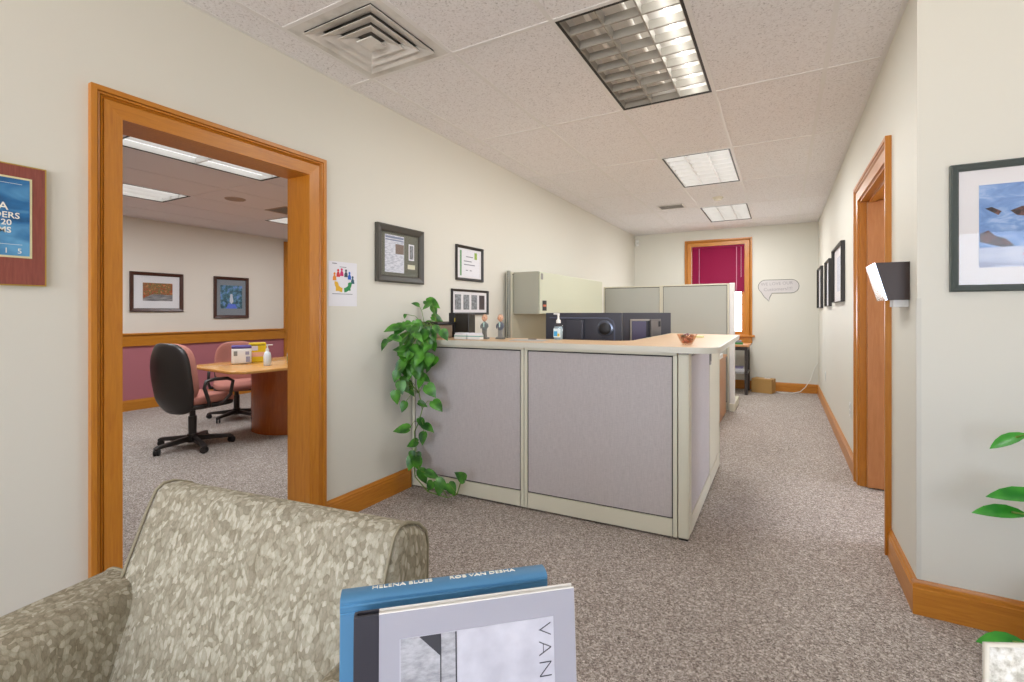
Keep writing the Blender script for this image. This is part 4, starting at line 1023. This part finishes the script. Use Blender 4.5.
b = MB(); b.poly([(-.056, h-.029), (-.033, h-.029), (-.033, h-.052)], -.0016, -.001, 'y'); b.build('dark_window', INK, bk)
MB().box(-.0337, -.0016, .05, -.0324, -.001, h-.029).box(-.0167, -.0016, .05, -.0153, -.001, h-.029).build('shadow_line', INK, bk)
text('lettering', 'VAN DESHA', .023, (.086, -.0013, h-.033), (R(90), R(90), 0), INK, bk, 'LEFT', .0003, 1.2, -.0007, 1.22)

# ------------------------------------------------------------------ meeting room
def office_chair(label, loc, rz):
    t = thing('office_chair', label, 'office chair', loc, rz, 'rose office chairs')
    # local front = -y
    MB().lathe([(.034, .09), (.036, .3), (.026, .3), (.026, .4)], 14).build('gas_column', CHAIRBLK, t, 'auto')
    MB().lathe([(.045, .05), (.05, .07), (.045, .13)], 16).build('hub', CHAIRBLK, t, 'auto')
    for k in range(5):
        a = R(72*k+18)
        c, s_ = math.cos(a), math.sin(a)
        g = MB(); X = Matrix.Rotation(a, 4, 'Z')
        g.poly([(.03, .06), (.03, .115), (.32, .085), (.345, .07), (.345, .05), (.3, .056)], -.02, .02, 'y', X, bev=.005)
        lg = g.build('leg', CHAIRBLK, t, 'auto')
        q = MB(); Y = Matrix.Rotation(a+.7, 4, 'Z')
        for s in (-1, 1):
            q.lathe([(.012, -.009), (.028, -.008), (.03, 0), (.028, .008), (.012, .009)], 16, Matrix.Translation((.325*c, .325*s_, .03)) @ Y @ Matrix.Translation((0, s*.015, 0)) @ Matrix.Rotation(PI/2, 4, 'X'))
        q.build('caster', BLACKP, lg, 'auto')
    MB().box(-.09, -.12, .37, .09, .14, .41, .012).build('tilt_mechanism', CHAIRBLK, t)
    MB().tube([(.08, .02, .385), (.2, .02, .38), (.24, .0, .375)], .01, 8).build('lever', BLACKP, t, True)
    def sb(p): return Vector((p.x, p.y, p.z-(.04 if p.y < -.16 else 0)*((-p.y-.16)/.1)+.02*abs(p.x/.25)**2))
    MB().sup((.255, .245, .05), .45, sb, xf=Matrix.Translation((0, -.06, .46))).build('seat', ROSEFAB, t, True)
    MB().sup((.25, .24, .03), .45, xf=Matrix.Translation((0, -.06, .415))).build('seat_pan', CHAIRBLK, t, True)
    def bb(p):
        z = p.z; w_ = 1.0-.13*max(0, z/.3)**2-.1*max(0, -z/.3)**2
        y = p.y-.07*(p.x/.24)**2+.06*(z/.3)*.8-.05*max(0, (z/.3))**2+(.05*max(0, -z/.3-.5))
        return Vector((p.x*w_, y, z))
    MB().sup((.256, .055, .29), .55, bb, xf=Matrix.Translation((0, .222, .72)), nu=36, nv=22).build('backrest', ROSEFAB, t, True)
    MB().sup((.262, .04, .335), .55, lambda p: bb(p)+Vector((0, -.22*max(0, -p.z/.335-.45)**1.6, 0)), xf=Matrix.Translation((0, .272, .68)), nu=36, nv=22).build('back_shell', CHAIRBLK, t, True)
    MB().box(-.04, .1, .375, .04, .22, .4, .01).build('back_bracket', CHAIRBLK, t)
    for s in (-1, 1):
        MB().tube([(s*.2, .02, .42), (s*.29, .03, .42), (s*.315, .06, .47), (s*.31, .1, .6), (s*.305, .08, .655), (s*.3, .0, .668), (s*.295, -.14, .66), (s*.295, -.2, .63), (s*.3, -.17, .5), (s*.29, -.1, .43), (s*.2, -.08, .42)], .016, 10).build('armrest', CHAIRBLK, t, True)
    return t
office_chair('rose office chair with black shell seen from behind, at the near end of the table', (-4.965, 2.535, 0), 187)
c2 = copy_tree([o for o in bpy.data.objects if o.name == 'office_chair'][0])
c2.location = (-5.86, 3.5, 0); c2.rotation_euler = (0, 0, R(58)); c2.scale = (.95, .95, .92); c2['label'] = 'rose office chair on the far side of the meeting table, behind the yellow carton'

t = thing('meeting_table', 'glossy honey wood meeting table on a curved drum base', 'table', (0, 0, 0))
top = [(-5.42, 2.72), (-4.54, 2.64), (-4.40, 2.72), (-4.33, 3.4), (-4.31, 4.2), (-4.34, 5.0), (-4.42, 5.6), (-5.35, 5.6), (-5.43, 5.0), (-5.46, 4.2), (-5.44, 3.4)]
MB().poly(top, .712, .742, bev=.008).build('top', TABLETOP, t, 'auto')
for y in (3.66, 4.8):
    MB().lathe([(1, 0), (1, .712)], 40, Matrix.Translation((-4.87, y, 0)), sx=.48, sy=.52 if y < 4 else .4).build('pedestal', CHERRY, t, 'auto')
def table_item(): pass
t = thing('wipes_tub', 'white tub with a purple lid on the meeting table', 'tub', (-5.10, 3.10, .7425), 60)
MB().box(-.095, -.06, 0, .095, .06, .17, .02, 3).build('tub', WHITEP, t, 'auto'); MB().box(-.097, -.062, .165, .097, .062, .2, .02, 3).build('lid', mat('purple_lid', '#54468c', .4), t, 'auto')
MB().box(-.075, -.0625, .09, -.04, -.06, .14).build('grey_print', mat('tub_grey', '#8a8a86', .6), t)
b = MB(); b.box(.035, -.0625, .1, .07, -.06, .135).box(.04, -.0625, .02, .08, -.06, .08); b.build('dark_print', mat('tub_blue', '#9a9ab0', .6), t)
t = thing('yellow_carton', 'bright yellow carton on the meeting table beside the white tub', 'carton', (-5.16, 3.32, .7425), 62)
YEL = mat('yellow_card', '#e8c61a', .5)
MB().box(-.085, -.05, 0, .085, .05, .215, .008).build('carton', YEL, t); MB().box(-.07, -.0515, .13, .0, -.05, .18).build('label_panel', mat('carton_label', '#e0d6e0', .5), t)
b = MB(); b.box(-.085, -.0512, .185, .07, -.05, .193); b.build('dark_stripe', mat('stripe_dk', '#5a5a20', .5), t); b = MB(); b.box(-.06, -.0512, .06, .07, -.05, .11); b.build('orange_panel', mat('panel_or', '#eeb49a', .5), t)
t = thing('pump_bottle', 'clear pump bottle standing near the edge of the meeting table', 'sanitizer bottle', (-4.68, 3.12, .7425), 60)
MB().lathe([(.034, 0), (.037, .005), (.037, .1), (.03, .135), (.014, .15), (.014, .156)], 18).build('bottle', mat('bottle_pale', '#dfe7ec', .15), t, 'auto')
b = MB(); b.lathe([(.016, .152), (.016, .175), (.007, .178), (.006, .205), (.009, .207), (.009, .218)], 12); b.box(-.01, -.006, .21, .05, .006, .22, .003); b.build('pump', WHITEP, t, 'auto')
t = thing('small_jar', 'small green and silver tin at the right of the meeting table', 'jar', (-4.69, 3.4, .7425))
MB().lathe([(.036, 0), (.038, .004), (.038, .1), (.036, .104)], 18).build('tin', mat('tin_silver', '#b4bab4', .3, .4), t, 'auto'); MB().lathe([(.0385, .03), (.0385, .075)], 18).build('green_label', mat('tin_green', '#5f8a4c', .5), t, 'auto'); MB().lathe([(.037, .104), (.038, .112), (.03, .118)], 18).build('lid', mat('tin_lid', '#6a6e70', .35), t, 'auto')

# ------------------------------------------------------------------ world, lights, camera
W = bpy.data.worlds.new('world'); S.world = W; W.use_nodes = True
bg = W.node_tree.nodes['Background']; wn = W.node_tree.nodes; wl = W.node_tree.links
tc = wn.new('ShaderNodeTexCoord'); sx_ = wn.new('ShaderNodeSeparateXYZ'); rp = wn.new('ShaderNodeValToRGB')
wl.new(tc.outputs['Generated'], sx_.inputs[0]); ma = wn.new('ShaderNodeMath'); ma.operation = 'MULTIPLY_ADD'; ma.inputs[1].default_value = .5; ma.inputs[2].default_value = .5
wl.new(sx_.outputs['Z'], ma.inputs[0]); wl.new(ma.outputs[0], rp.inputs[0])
e = rp.color_ramp.elements; e[0].position = .46; e[0].color = (1, .97, .95, 1); e[1].position = .52; e[1].color = (.55, .63, .76, 1)  # world brighter below the horizon, added to light the ceiling from below
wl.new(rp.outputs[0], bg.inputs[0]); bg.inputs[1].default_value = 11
for a, c in LW:
    ld = bpy.data.lights.new('daylight_portal', 'AREA'); ld.shape = 'RECTANGLE'; ld.size = c-a; ld.size_y = 1.95; ld.cycles.is_portal = True
    lo = bpy.data.objects.new('daylight_portal', ld); COL.objects.link(lo); lo.location = ((a+c)/2, YF-.16, 1.475); lo.rotation_euler = (R(90), 0, 0)
ld = bpy.data.lights.new('daylight_portal', 'AREA'); ld.shape = 'RECTANGLE'; ld.size = OWY1-OWY0; ld.size_y = 1.9; ld.cycles.is_portal = True
lo = bpy.data.objects.new('daylight_portal', ld); COL.objects.link(lo); lo.location = (XE+.16, (OWY0+OWY1)/2, 1.5); lo.rotation_euler = (R(90), 0, R(90))
ld = bpy.data.lights.new('daylight_portal', 'AREA'); ld.shape = 'RECTANGLE'; ld.size = WX1-WX0; ld.size_y = .75; ld.cycles.is_portal = True
lo = bpy.data.objects.new('daylight_portal', ld); COL.objects.link(lo); lo.location = ((WX0+WX1)/2, YB+.12, 1.3); lo.rotation_euler = (R(-90), 0, 0)
# lobby ceiling lights behind the camera

cam = bpy.data.cameras.new('camera'); co = bpy.data.objects.new('camera', cam); COL.objects.link(co)
cam.sensor_width = 36; cam.sensor_fit = 'HORIZONTAL'; cam.lens = 480.0/1024*36
cam.shift_y = -(341-312.2)/1024; cam.clip_start = .02; cam.clip_end = 100
co.location = (0, 0, 1.30); co.rotation_euler = (R(90), 0, .5115)
S.camera = co
S.view_settings.view_transform = 'Standard'; S.view_settings.look = 'None'; S.view_settings.gamma = 1; S.view_settings.exposure = 0.0
S.view_settings.use_curve_mapping = False
